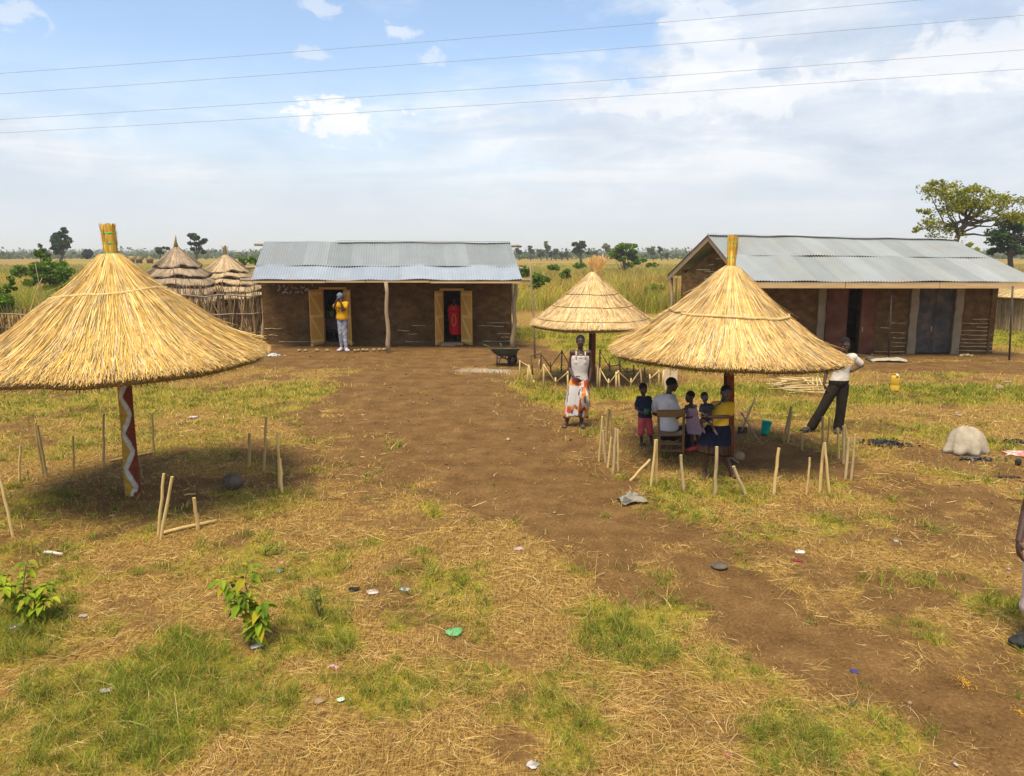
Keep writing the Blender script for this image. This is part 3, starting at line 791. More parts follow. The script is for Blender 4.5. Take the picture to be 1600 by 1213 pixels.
# gable wall follows the roof slope
gb = MB(); e1 = Vector((wA.x - .003, WY + .21, 0)); e2 = wC + Vector((0, -.21, 0)); n = 14; front_, back_ = [], []
gn = Vector((-(e2 - e1).y, (e2 - e1).x, 0)).normalized()
pts = []
for i in range(n + 1):
    f = i / n; p = e1.lerp(e2, f); hgt = 2.32 + 1.1 * (1 - abs(f - .42) / (.42 if f < .42 else .58))
    for j in range(11):
        q = p + Vector((0, 0, -.05 + (hgt + .05) * j / 10)); pts.append(q + gn * random.uniform(-.012, .012) * (0 < j < 10 and 0 < i < n))
fs = [(i * 11 + j, (i + 1) * 11 + j, (i + 1) * 11 + j + 1, i * 11 + j + 1) for i in range(n) for j in range(10)]
k0 = len(pts); inn = [p - gn * .18 for p in pts]
fs += [tuple(k0 + q for q in reversed(f)) for f in fs[:]]
gb.put(pts + inn, fs)
for i in range(n):
    a_ = i * 11 + 10; gb.f.append((a_, a_ + 11, k0 + a_ + 11, k0 + a_)); gb.f.append((i * 11 + 11, i * 11, k0 + i * 11, k0 + i * 11 + 11))
for i in (0, n):
    for j in range(10): gb.f.append((i * 11 + j, i * 11 + j + 1, k0 + i * 11 + j + 1, k0 + i * 11 + j))
gb.build('gable_wall', M['mud'], h2_, smooth=True, auto=40)
sp = []
for k in range(46):
    f0 = random.uniform(.05, .8); f1 = min(.97, f0 + random.uniform(.06, .22)); z = random.uniform(.5, 3.1)
    if z > 2.25 + 1.05 * (1 - max(abs(f0 - .42), abs(f1 - .42)) / .5): continue
    sp.append((e1.lerp(e2, f0) + gn * .02 + Vector((0, 0, z)), e1.lerp(e2, f1) + gn * .02 + Vector((0, 0, z + random.uniform(-.03, .03)))))
lath_sticks(h2_, sp, gn)
def gx_(px, py): return atd(px, py, WY - .015)
lath_sticks(h2_, [(gx_(a, c), gx_(b, c + .6)) for a, b, c in ((1391, 1415, 505), (1392, 1414, 520), (1394, 1414, 528), (1393, 1415, 535), (1394, 1414, 541), (1366, 1414, 549.5), (1500, 1548, 505), (1526, 1549, 511), (1498, 1548, 517), (1500, 1550, 523.5), (1502, 1546, 530), (1499, 1551, 536), (1500, 1550, 541.5), (1497, 1551, 548), (1375, 1390, 512), (1520, 1550, 499))], (0, -1, 0))
for a, b_ in ((1275, 1286.5), (1418, 1430), (1487, 1499)):
    n = 12
    x0, x1 = rx(a), rx(b_); ring = []
    for i in range(n + 1):
        z = -.03 + 2.4 * i / n; j0, j1 = random.uniform(-.016, .016), random.uniform(-.016, .016)
        ring.append([Vector((x0 + j0, WY - .07, z)), Vector((x1 + j1, WY - .07, z)), Vector((x1 + j1, WY + .02, z)), Vector((x0 + j0, WY + .02, z))])
    MB().loft(ring).build('door_pier', M['plaster'], h2_, smooth=False)
def metal_leaf(hinge, dirv, wd, h, m, label, flip=1, handle=True):
    hinge = Vector(hinge); d = Vector(dirv).normalized(); nr = Vector((-d.y, d.x, 0)) * flip
    mb = MB(); mb.beam(hinge + d * wd / 2, hinge + d * wd / 2 + Vector((0, 0, h)), wd, .03, up=nr)
    lf = mb.build('door_leaf', m, h2_, smooth=False); lf['label'] = label
    rb = MB()
    for f in (.008, .345, .655, .985):
        rb.beam(hinge + Vector((0, 0, h * f)) + nr * .022, hinge + d * wd + Vector((0, 0, h * f)) + nr * .022, .035, .016, up=nr)
    for s_ in (.02, wd - .02): rb.beam(hinge + d * s_ + nr * .0235, hinge + d * s_ + nr * .0235 + Vector((0, 0, h)), .035, .016, up=nr)
    rb.build('rail', m, lf, smooth=False)
    if handle:
        hb_ = MB(); c = hinge + d * (wd - .07) + Vector((0, 0, h * .36)) + nr * .05
        hb_.beam(c - Vector((0, 0, .07)), c + Vector((0, 0, .07)), .03, .03); hb_.build('handle', M['lath'], lf, smooth=False)
z_ = Vector((0, 0, .03))
metal_leaf((rx(1287.5), WY - .09, .03), (math.cos(.75), -math.sin(.75), 0), .62, 2.2, M['red_door'], 'red brown left door leaf swung outward', -1, False)
metal_leaf((rx(1364.5), WY - .06, .03), (-math.cos(.30), -math.sin(.12), 0), .50, 2.05, M['red_door'], 'red brown right door leaf with ledges', 1)
metal_leaf((rx(1431.5), WY + .04, .03), (1, 0, 0), rx(1458) - rx(1431.5), 2.05, M['blue_door'], 'closed grey blue left door leaf', -1)
metal_leaf((rx(1485.5), WY + .04, .03), (-1, 0, 0), rx(1485.5) - rx(1458.6), 2.05, M['blue_door'], 'closed grey blue right door leaf', 1, False)
for bx, by, tx in ((1388, 561, 1393.5), (1577, 563, 1582)):
    p = at(bx, by); q = atd(tx, 450, p.y + .05); q.z = 2.13
    MB().tube([p - Vector((0, 0, .05)), p.lerp(q, .5), q], .026, 8).build('post', M['steel'], h2_)
for px_, py_ in ((1047, 470), (1053.5, 470)):
    p = atd(px_, 520, 27.1 if px_ < 1050 else 26.4); p.z = -.05; q = Vector((p.x, p.y, 2.2))
    MB().tube([p, p.lerp(q, .5) + Vector((.02, 0, 0)), q], .045 if px_ < 1050 else .022, 7).build('post', M['old_wood'] if px_ < 1050 else M['steel'], h2_)
mb = MB(); mb.box((rx(1282), WY - .75, -.02), (rx(1345), WY - .08, .028)); mb.build('sill', M['soil_dark'], h2_, smooth=False)

# ---- tall pole beside the left house
p = at(836, 560); q = atd(828, 408, p.y); MB()
pl = MB().tube([p - Vector((0, 0, .1)) - p * 0, p.lerp(q, .4) + Vector((.02, 0, 0)), p.lerp(q, .75), q], [.035, .032, .026, .016], 7).build('pole', M['old_wood'], None, origin=p)
tag(pl, 'thin bare wooden pole standing right of the mud shop', 'pole')

# ------------------------------------------------------------------ granary huts behind the stick fence
def layered_hut(apx, apy, y, tiers, label, spire, col, seed):
    c = atd(apx, apy, y); e = empty('thatched_hut', (c.x, y, 0), label, 'hut', 'layered thatch huts behind the stick fence')
    # tiers: list of (top radius, top z, bottom radius, bottom z)
    for k, (r0, z0, r1, z1) in enumerate(tiers):
        n = int(1500 + 900 * r1); az = rng.uniform(0, 2 * np.pi, n)
        tt = np.linspace(0, 1, 3); s0 = rng.uniform(0, .55, n); f = s0[:, None] + (1 - s0)[:, None] * tt[None, :]
        wob = .05 * np.sin(az * 5 + k) + .03 * np.sin(az * 11 + 2 * k)
        R = r0 + (r1 - r0) * f + rng.uniform(0, .04, n)[:, None]; Zz = z0 + (z1 - z0) * f ** .9 + rng.uniform(0, .04, n)[:, None] + (wob * 1)[:, None] * f + rng.uniform(-.03, .02, n)[:, None] * (tt == 1)
        a2 = az[:, None] + rng.normal(0, .02, n)[:, None] * tt[None, :]
        P = np.stack([R * np.cos(a2), R * np.sin(a2), Zz], -1)
        S = np.stack([-np.sin(az), np.cos(az), np.zeros(n)], -1)[:, None, :] * rng.uniform(.008, .016, n)[:, None, None] * np.ones((1, 3, 1))
        strips('thatch_tier', P, S, pick(col, n, .2), M['straw'], e)
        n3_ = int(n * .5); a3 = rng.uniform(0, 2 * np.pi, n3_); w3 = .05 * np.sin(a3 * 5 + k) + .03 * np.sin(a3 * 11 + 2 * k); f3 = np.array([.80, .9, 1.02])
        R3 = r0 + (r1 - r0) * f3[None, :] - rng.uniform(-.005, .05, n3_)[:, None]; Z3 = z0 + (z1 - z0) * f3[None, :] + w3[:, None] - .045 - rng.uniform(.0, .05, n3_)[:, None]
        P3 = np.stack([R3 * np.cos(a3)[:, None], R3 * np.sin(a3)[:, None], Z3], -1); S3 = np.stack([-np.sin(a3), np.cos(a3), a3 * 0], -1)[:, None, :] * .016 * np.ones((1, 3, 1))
        strips('thatch_edge', P3, S3, pick([(.075, .05, .032), (.12, .08, .05)], n3_, .2), M['straw'], e)  # dark thatch ends, coloured to draw the shadow line under each tier
        co_ = MB().lathe((0, 0, 0), [(max(.02, r0 - .06), z0 - .02), (r1 - .07, z1 + .03), (r1 - .05, z1 - .05), (max(.02, r0 - .2), z0 - .22)], 28)
        co_.build('thatch_core', M['straw_core'], e)
    MB().lathe((0, 0, 0), [(tiers[-1][2] * .78, -.05), (tiers[-1][2] * .78, tiers[-1][3] + .12)], 24).build('wall', M['mud'], e)
    if spire:
        zt = tiers[0][1]; MB().tube([(0, 0, zt - .1), (0, 0, zt + .22), (.02, 0, zt + .48)], [.13, .055, .012], 9).build('spire', M['straw_core'], e)
    else:
        zt = tiers[0][1]; n = 60; az = rng.uniform(0, 6.28, n); L = rng.uniform(.18, .42, n); sp_ = rng.uniform(.05, .5, n)
        P = np.zeros((n, 3, 3)); tt = np.linspace(0, 1, 3)
        P[:, :, 0] = np.cos(az)[:, None] * sp_[:, None] * L[:, None] * tt; P[:, :, 1] = np.sin(az)[:, None] * sp_[:, None] * L[:, None] * tt; P[:, :, 2] = zt - .08 + L[:, None] * tt * 1.2
        S = np.ones((n, 3, 1)) * np.stack([np.sin(az), -np.cos(az), az * 0], -1)[:, None, :] * .014
        strips('tuft', P, S, pick(col, n), M['straw'], e)
    return e
OLD = [(.30, .21, .13), (.38, .27, .17), (.24, .165, .10), (.42, .31, .19), (.33, .25, .18)]
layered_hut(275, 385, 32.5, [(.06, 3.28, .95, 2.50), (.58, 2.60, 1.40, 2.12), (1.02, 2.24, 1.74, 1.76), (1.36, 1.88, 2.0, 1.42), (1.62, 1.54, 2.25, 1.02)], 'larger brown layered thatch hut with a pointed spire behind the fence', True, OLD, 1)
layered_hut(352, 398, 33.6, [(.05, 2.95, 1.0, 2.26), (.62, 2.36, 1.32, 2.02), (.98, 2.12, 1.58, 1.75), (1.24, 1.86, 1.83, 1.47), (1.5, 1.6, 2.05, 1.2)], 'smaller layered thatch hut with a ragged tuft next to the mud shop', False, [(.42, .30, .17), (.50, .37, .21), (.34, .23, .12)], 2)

# ------------------------------------------------------------------ stick fences
def stick_fence(name, pts, h, dens, label, rails=(.35, .8), cols=None):
    e = empty(name, (0, 0, 0), label, 'fence'); P_, S_, C_ = [], [], []
    for a, b_ in zip(pts[:-1], pts[1:]):
        L = (b_ - a).length; n = int(L * dens); d = (b_ - a).normalized(); nr = Vector((-d.y, d.x, 0))
        f = rng.random(n); base = np.array(a)[None, :] + f[:, None] * np.array(b_ - a)[None, :] + np.array(nr)[None, :] * rng.normal(0, .035, n)[:, None]
        hh_ = h * rng.uniform(.70, 1.2, n) * np.where(rng.random(n) < .05, 1.3, 1)
        lean = rng.normal(0, .14, n) * np.where(rng.random(n) < .15, 2.2, 1); K = 4; tt = np.linspace(0, 1, K)
        P = np.repeat(base[:, None, :], K, 1); P[:, :, 2] = -.03 + hh_[:, None] * tt
        off = lean[:, None] * tt * hh_[:, None] + rng.normal(0, .022, (n, K))
        P[:, :, :2] += off[:, :, None] * np.array(d)[None, None, :2]
        wv = rng.uniform(.008, .024, n)
        for ang in (0.4, 1.97):                                   # two crossed ribbons: a stick with body
            s_ = np.array([d.x * math.cos(ang) + nr.x * math.sin(ang), d.y * math.cos(ang) + nr.y * math.sin(ang), 0])
            S = np.ones((n, K, 1)) * s_[None, None, :] * (wv[:, None] * np.array([1, .95, .85, .5]))[:, :, None]
            P_.append(P); S_.append(S)
        c = pick(cols, n, .25); C_ += [c, c]
    strips('stick_panel', np.concatenate(P_), np.concatenate(S_), np.concatenate(C_), M['plain'], e)
    for f in rails:
        mb = MB(); pp = []
        for a, b_ in zip(pts[:-1], pts[1:]):
            k = max(2, int((b_ - a).length / .35))
            d = (b_ - a).normalized()
            pp += [a.lerp(b_, i / k) + Vector((d.y * .06, -d.x * .06, h * f + random.uniform(-.05, .05))) for i in range(k)]
        pp.append(pts[-1] + Vector((0, 0, h * f)))
        mb.tube(pp, [random.uniform(.014, .026) for _ in pp], 6); mb.build('rail', M['grey_wood'], e)
    return e
FC = [(.24, .155, .075), (.33, .22, .11), (.13, .08, .04), (.46, .33, .18), (.26, .18, .10)]
stick_fence('stick_fence', [at(150, 545), at(262, 535), at(345, 536), at(413, 534)], 1.75, 80, 'tall woven stick fence between the painted thatch shelter and mud shop', (.2, .58, .93), FC)
stick_fence('stick_fence', [at(-60, 556), at(30, 548), at(148, 545.5)], 1.35, 70, 'rough lower stick fence at the left edge behind the large thatch shelter', (.25, .55, .85), FC)
# loose canes rising out of the left fence
for (bx, by, tx, ty, bend, lb) in ((44, 470, 66, 434, .25, 'curved pale cane sticking up from the left stick fence'), (62, 465, 55, 412, -.1, 'thin bent twig rising highest above the left stick fence')):
    p = atd(bx, by, 24.0); q = atd(tx, ty, 24.0); p.z = .7
    o = MB().tube([p, p.lerp(q, .4) + Vector((-bend * .6, 0, 0)), p.lerp(q, .75) + Vector((-bend * .4, 0, 0)), q], [.02, .018, .014, .008], 6).build('cane', M['bamboo'] if bend > 0 else M['old_wood'], None, origin=p)
    tag(o, lb, 'cane')

# thatch fenced enclosure right of the right house
e = empty('grass_hut', (0, 0, 0), 'low grass-walled hut with straw roof at the right edge beyond the gabled house', 'hut')
c = atd(1640, 500, 31.5); n = 3500
az = rng.uniform(0, 6.28, n); tt = np.linspace(0, 1, 3); R0 = 2.55
P = np.zeros((n, 3, 3)); P[:, :, 0] = c.x + (R0 + rng.normal(0, .03, n)[:, None]) * np.cos(az)[:, None] + rng.normal(0, .04, n)[:, None] * tt; P[:, :, 1] = c.y + R0 * np.sin(az)[:, None]
P[:, :, 2] = -.02 + rng.uniform(1.25, 1.5, n)[:, None] * tt
S = np.stack([-np.sin(az), np.cos(az), az * 0], -1)[:, None, :] * rng.uniform(.008, .02, n)[:, None, None] * np.ones((1, 3, 1))
strips('grass_wall', P, S, pick(FC + [(.36, .27, .13)], n, .2), M['plain'], e)
n = 3000; az = rng.uniform(0, 6.28, n); s0 = rng.uniform(0, .6, n); f = s0[:, None] + (1 - s0)[:, None] * tt
R = .05 + 2.9 * f; P = np.stack([c.x + R * np.cos(az)[:, None], c.y + R * np.sin(az)[:, None], 2.15 - .85 * f + rng.uniform(0, .05, n)[:, None]], -1)
S = np.stack([-np.sin(az), np.cos(az), az * 0], -1)[:, None, :] * rng.uniform(.01, .022, n)[:, None, None] * np.ones((1, 3, 1))
strips('thatch', P, S, pick([(.50, .34, .13), (.60, .44, .2), (.4, .27, .1)], n, .2), M['straw'], e)
MB().lathe((c.x, c.y, 0), [(2.5, -.05), (2.5, 1.25), (2.8, 1.26), (.05, 2.1)], 28).build('core', M['straw_core'], e)
# ------------------------------------------------------------------ thatch shelters on one post
GOLD = [(.82, .50, .115), (.88, .58, .175), (.72, .41, .075), (.92, .68, .30), (.82, .57, .28), (.52, .28, .055), (.87, .53, .115)]
PINK = [(.82, .52, .21), (.88, .60, .28), (.74, .45, .16), (.78, .54, .28), (.92, .68, .35)]
def canopy(e, prof, n, pal, seed, wid, tiltx=0.0, tilty=0.0, wob=.03, layers=1.0, fringe=.055, cen=(0, 0), smooth_len=(.35, 1.0), rough=.03):
    """prof: (radius, z) from top to rim. Straws lie along the cone over a closed core."""
    prof = np.array(prof, float); seg = np.hypot(*np.diff(prof, axis=0).T); s = np.concatenate([[0], np.cumsum(seg)]); L = s[-1]
    def rz(q): return np.interp(q, s, prof[:, 0]), np.interp(q, s, prof[:, 1])
    r2 = np.random.default_rng(seed)
    def place(az, q, lift):
        r, z = rz(np.clip(q, 0, L)); over = np.maximum(q - L, 0)
        dr = prof[-1] - prof[-2]; dr = dr / np.hypot(*dr)
        lump = (fbm(az * 3.2 + 10, q * 1.4, seed, 3) - .5) * .07 * np.clip(q / L, 0, 1)
        nr_, nz_ = -dr[1], dr[0]
        R = (r + over * dr[0] + (lift + lump) * nr_) * (1 + wob * np.sin(az * 3 + seed) * np.clip(q / L, 0, 1)); Zz = z + over * (dr[1] - .25) + (lift + lump) * nz_
        x = R * np.cos(az) + cen[0] * np.clip(q / L, 0, 1); y = R * np.sin(az) + cen[1] * np.clip(q / L, 0, 1)
        return x, y, Zz + x * tiltx + y * tilty
    out = []
    K = 5; tt = np.linspace(0, 1, K)
    # straw count grows with radius so cover is even
    u = r2.random(n); q1 = L * np.sqrt(u) * 1.0
    at_rim = r2.random(n) < .36
    q1 = np.where(at_rim, L + r2.uniform(-.06, fringe, n), np.maximum(q1, .1 * L))
    ln = r2.uniform(*smooth_len, n); q0 = np.maximum(q1 - ln, .0)
    bund = np.floor(r2.random(n) * n / 7); ja = (h2(bund.astype(np.int64), bund.astype(np.int64) * 0, seed) - .5)
    az = h2(bund.astype(np.int64), bund.astype(np.int64) * 0 + 3, seed) * 2 * np.pi + r2.normal(0, .035, n)
    skew = (ja * .16 + r2.normal(0, .04, n)) * (q1 / L)
    q = q0[:, None] + (q1 - q0)[:, None] * tt
    aa = az[:, None] + skew[:, None] * (tt - .2)
    lift = r2.uniform(.0, rough * 1.6, n)[:, None] + rough * tt[None, :] * r2.uniform(0, 1.0, n)[:, None]
    x, y, z = place(aa, q, lift)
    P = np.stack([x, y, z], -1)
    tang = np.stack([-np.sin(aa), np.cos(aa), r2.uniform(-.5, .5, n)[:, None] * np.ones((1, K))], -1)
    S = tang * (r2.uniform(.55, 1.25, n) * wid)[:, None, None] * np.array([.8, 1, 1, .95, .6])[None, :, None]
    p_ = np.array(pal); bt = h2(bund.astype(np.int64), bund.astype(np.int64) * 0 + 9, seed)
    C = p_[r2.integers(0, len(p_), n)] * .6 + p_[(bt * len(p_)).astype(int) % len(p_)] * .4
    C = C * r2.uniform(.52, 1.12, (n, 1)) * np.where(r2.random((n, 1)) < .13, .45, 1)  # some straws darkened to paint the shadowed gaps between them
    grey = r2.random((n, 1)) < .05; C = np.where(grey, C.mean(1, keepdims=True) * np.array([.95, .86, .70]), C)
    out_ = r2.random(n) < .012; P[:, :, 2] += out_[:, None] * tt[None, :] ** 2 * r2.uniform(.02, .12, n)[:, None]
    th = strips('thatch', P, S, C, M['straw'], e)
    # closed core below the straws
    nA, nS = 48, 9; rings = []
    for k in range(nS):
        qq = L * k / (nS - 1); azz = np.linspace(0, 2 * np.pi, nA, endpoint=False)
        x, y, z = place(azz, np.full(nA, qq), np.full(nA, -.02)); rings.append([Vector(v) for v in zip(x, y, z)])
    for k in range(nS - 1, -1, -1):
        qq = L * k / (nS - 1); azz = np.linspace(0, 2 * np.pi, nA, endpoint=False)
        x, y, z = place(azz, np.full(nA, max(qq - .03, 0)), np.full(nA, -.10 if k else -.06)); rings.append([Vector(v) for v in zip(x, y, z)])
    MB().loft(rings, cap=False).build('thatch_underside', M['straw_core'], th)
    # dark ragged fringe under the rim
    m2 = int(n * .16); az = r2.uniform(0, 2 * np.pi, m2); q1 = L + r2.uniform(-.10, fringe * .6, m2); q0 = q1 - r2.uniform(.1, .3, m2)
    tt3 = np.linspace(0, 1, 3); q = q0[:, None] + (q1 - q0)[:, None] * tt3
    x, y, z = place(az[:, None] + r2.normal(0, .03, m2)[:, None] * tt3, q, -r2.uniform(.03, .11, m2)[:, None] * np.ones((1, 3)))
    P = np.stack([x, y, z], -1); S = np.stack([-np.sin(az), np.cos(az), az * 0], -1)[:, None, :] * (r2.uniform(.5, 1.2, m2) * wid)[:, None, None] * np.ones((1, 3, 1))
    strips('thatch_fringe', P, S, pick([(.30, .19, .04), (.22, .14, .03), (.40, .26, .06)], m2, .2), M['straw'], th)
    return place, L, s

def hoop(e, place, L, qf, a0, a1, r, m, wav=.02, n=60, name='binding', lift=.055, slope=0.0):
    az = np.linspace(a0, a1, n); q = L * (qf + wav * np.sin(az * 4) + slope * np.linspace(-1, 1, n))
    x, y, z = place(az, q, np.full(n, lift)); return MB().tube([Vector(v) for v in zip(x, y, z)], r, 6).build(name, m, e)

def topknot(e, base, top, r0, r1, ties, seed):
    """bundle of straw tied with green string"""
    r2 = np.random.default_rng(seed); base, top = Vector(base), Vector(top); d = (top - base); Ld = d.length
    core = MB().tube([base - d * .1, base.lerp(top, .5), base.lerp(top, .97)], [r0 * .85, (r0 + r1) * .42, r1 * .9], 14)
    kn = core.build('topknot', mat('topknot_straw', [(.34, .20, .03), (.50, .33, .06)], 40, .8, .3, stretch=(1, 1, .1)), e)
    n = 520; az = r2.uniform(0, 2 * np.pi, n); K = 4; tt = np.linspace(0, 1, K)
    s0 = r2.uniform(-.08, .5, n); s1 = np.minimum(s0 + r2.uniform(.3, .8, n), 1 + r2.uniform(-.03, .03, n)); f = s0[:, None] + (s1 - s0)[:, None] * tt
    rr = (r0 + (r1 - r0) * f) * r2.uniform(.92, 1.06, n)[:, None]
    stray = (r2.random(n) < .05); f = f + stray[:, None] * tt * .06; rr = rr * (1 + stray[:, None] * tt * .25)
    P = np.array(base)[None, None, :] + f[..., None] * np.array(d)[None, None, :] + np.stack([rr * np.cos(az)[:, None], rr * np.sin(az)[:, None], rr * 0], -1)
    S = np.stack([-np.sin(az), np.cos(az), az * 0], -1)[:, None, :] * np.full((n, K, 1), .006)
    strips('knot_straw', P, S, pick([(.62, .36, .04), (.74, .47, .09), (.48, .26, .025)], n, .25), M['straw'], kn)
    for f in ties:
        c = base.lerp(top, f); r = (r0 + (r1 - r0) * f) * 1.06; R = d.normalized().to_track_quat('Z', 'Y').to_matrix()
        MB().lathe(c, [(r * .9, -.014), (r, -.012), (r * 1.01, .012), (r * .9, .014)], 18, R=R).build('tie', M['green_tie'], kn)

# painted post: red, with a white zigzag band and ochre on its left
pp = bpy.data.materials.new('painted_post'); pp.use_nodes = True; t = NT(pp.node_tree)
a = t.add('Attribute', attribute_name='tint').outputs['Color']
nz = t.noise(t.add('TexCoord').outputs['Object'], 14, 5, .6)
c = t.mix(1.0, a, t.ramp(nz, [(.3, .62), (.7, 1.2)]), 'MULTIPLY')
b = t.add('BsdfPrincipled', i_Base_Color=c, i_Roughness=.8); b.inputs['Specular IOR Level'].default_value = .2
t.put(b.inputs['Normal'], t.add('Bump', i_Strength=.4, i_Distance=.01, i_Height=nz).outputs[0]); t.add('OutputMaterial', i_0=b)
def painted_post(e, base, top, r, zig=True, turn=.0, seed=0, colA=(.17, .038, .018), mixd=False):
    base, top = Vector(base), Vector(top); nA, nZ = 56, 120; vs, cs, fs = [], [], []
    for i in range(nZ + 1):
        f = i / nZ; c = base.lerp(top, f); z = (top - base).length * f
        rr = r * (1.12 - .18 * f) * (1 + .03 * math.sin(z * 5 + seed))
        for j in range(nA):
            an = 2 * math.pi * j / nA; vs.append(c + Vector((math.cos(an) * rr, math.sin(an) * rr, 0)))
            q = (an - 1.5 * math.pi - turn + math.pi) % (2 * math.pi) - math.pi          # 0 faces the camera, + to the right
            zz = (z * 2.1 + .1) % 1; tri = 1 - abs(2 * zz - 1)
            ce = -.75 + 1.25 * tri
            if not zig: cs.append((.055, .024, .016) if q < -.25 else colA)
            elif z < .12 and q > -.75 + z * 8: cs.append(colA)
            elif abs(q - ce) < .36: cs.append((.50, .47, .40))
            elif q < ce: cs.append((.42, .25, .035))
            else: cs.append(colA)
    for i in range(nZ):
        for j in range(nA): k = (j + 1) % nA; fs.append((i * nA + j, i * nA + k, (i + 1) * nA + k, (i + 1) * nA + j))
    mb = MB(); mb.v = [tuple(v) for v in vs]; mb.f = fs + [tuple(range(nA - 1, -1, -1)), tuple(nZ * nA + j for j in range(nA))]; mb.c = cs
    return mb.build('post', pp, e)

GRP = 'thatch shelters on single posts'
# left shelter
B1 = at(208, 772); e1_ = empty('thatch_shelter', B1, 'largest golden thatch shelter at left on a post painted with a white zigzag', 'shelter', GRP)
def loc(px, py, y, B): return atd(px, py, y) - B
apx = loc(172, 402, B1.y, B1)
rim = loc(180, 556, B1.y, B1)
cz = apx.z
prof = [(.10, cz), (.20, cz - .10), (.42, cz - .33), (.56, cz - .44), (.80, cz - .60), (1.10, cz - .86), (1.40, cz - 1.07), (1.65, cz - 1.21), (1.80, cz - 1.29)]
can = empty('canopy', (apx.x, 0, 0)); can.parent = e1_
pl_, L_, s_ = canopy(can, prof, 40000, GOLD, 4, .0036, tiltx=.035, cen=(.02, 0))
hoop(can, pl_, L_, .335, math.radians(175), math.radians(352), .017, M['bamboo'], .006, slope=-.035)
hoop(can, pl_, L_, .35, math.radians(172), math.radians(300), .013, M['bamboo'], .008, slope=-.035)
hoop(can, pl_, L_, .30, math.radians(-10), math.radians(70), .016, M['bamboo'], .006)
topknot(e1_, loc(174, 402, B1.y, B1), loc(168, 351, B1.y, B1), .074, .082, (.10, .42, .73), 3)
painted_post(e1_, (0, 0, -.08), (loc(195, 600, B1.y, B1).x * 1.05, 0, cz - .75), .082, turn=.46)
# right shelter
B2 = at(1140, 712); e2_ = empty('thatch_shelter', B2, 'golden thatch shelter at right over the seated man and children', 'shelter', GRP)
apx = loc(1143, 419, B2.y, B2); cz = apx.z
prof = [(.07, cz), (.16, cz - .07), (.42, cz - .33), (.75, cz - .62), (1.05, cz - .84), (1.34, cz - 1.06), (1.56, cz - 1.19), (1.70, cz - 1.265)]
can = empty('canopy', (apx.x, 0, 0)); can.parent = e2_
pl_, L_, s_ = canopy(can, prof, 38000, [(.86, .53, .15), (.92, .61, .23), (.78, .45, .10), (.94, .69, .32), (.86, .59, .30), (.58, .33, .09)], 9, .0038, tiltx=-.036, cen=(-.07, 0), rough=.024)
hoop(can, pl_, L_, .52, math.radians(212), math.radians(330), .021, M['bamboo'], .006, slope=.0)
hoop(can, pl_, L_, .50, math.radians(165), math.radians(215), .014, M['straw_core'], .01)
hoop(can, pl_, L_, .51, math.radians(328), math.radians(372), .012, M['bamboo'], .01)
topknot(e2_, loc(1142, 420, B2.y, B2), loc(1145, 369, B2.y, B2), .062, .070, (.05, .35, .80), 8)
painted_post(e2_, (0, 0, -.08), (loc(1134, 590, B2.y, B2).x, 0, cz - .75), .074, zig=False, turn=-.35, seed=2, colA=(.20, .05, .018))
# middle shelter
B3 = at(924, 594); e3_ = empty('thatch_shelter', B3, 'smaller pinkish thatch shelter behind the standing woman with a loose straw tuft on top', 'shelter', GRP)
apx = loc(930, 426, B3.y, B3); cz = apx.z
prof = [(.05, cz), (.25, cz - .20), (.60, cz - .52), (1.0, cz - .84), (1.30, cz - 1.08), (1.52, cz - 1.24)]
can = empty('canopy', (apx.x - .06, 0, 0)); can.parent = e3_
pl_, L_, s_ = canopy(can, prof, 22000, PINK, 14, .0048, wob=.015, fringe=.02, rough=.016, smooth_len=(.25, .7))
for qf in (.40, .63, .88): hoop(can, pl_, L_, qf, 0, 2 * math.pi, .0085, M['dark_cane'], .006, lift=.035, n=90)
n = 420; az = rng.uniform(0, 6.28, n); K = 4; tt = np.linspace(0, 1, K); Ln = rng.uniform(.25, .5, n); spd = rng.uniform(.0, .5, n)
bias = np.where(rng.random(n) < .5, .28, -.05)
P = np.zeros((n, K, 3)); r_ = (.03 + spd[:, None] * Ln[:, None] * tt ** 1.2)
P[:, :, 0] = apx.x + r_ * np.cos(az)[:, None] + (bias * Ln)[:, None] * tt * 1.2; P[:, :, 1] = r_ * np.sin(az)[:, None]; P[:, :, 2] = cz - .05 + Ln[:, None] * tt * (1 - .35 * spd[:, None] * tt)
S = np.stack([-np.sin(az), np.cos(az), az * 0], -1)[:, None, :] * np.full((n, K, 1), .007)
strips('topknot', P, S, pick(PINK + GOLD[:2], n, .25), M['straw'], e3_)
painted_post(e3_, (0, 0, -.08), (loc(926, 520, B3.y, B3).x, 0, cz - .55), .082, zig=False, seed=5, colA=(.16, .05, .022))
# ------------------------------------------------------------------ people
def skin_mat(name, c1, c2):
    return mat(name, [c1, c2], 5, .5, .08, bscale=60, spec=.4)
SK = skin_mat('dark_skin', (.050, .023, .015), (.085, .040, .026))
HAIR = mat('short_hair', [(.008, .007, .006), (.018, .015, .013)], 90, .9, .5, bscale=160)
def fabric(name, *cols, scale=7, **kw):
    return mat(name, list(cols), scale, .92, .35, bscale=22, spec=.1, **kw)

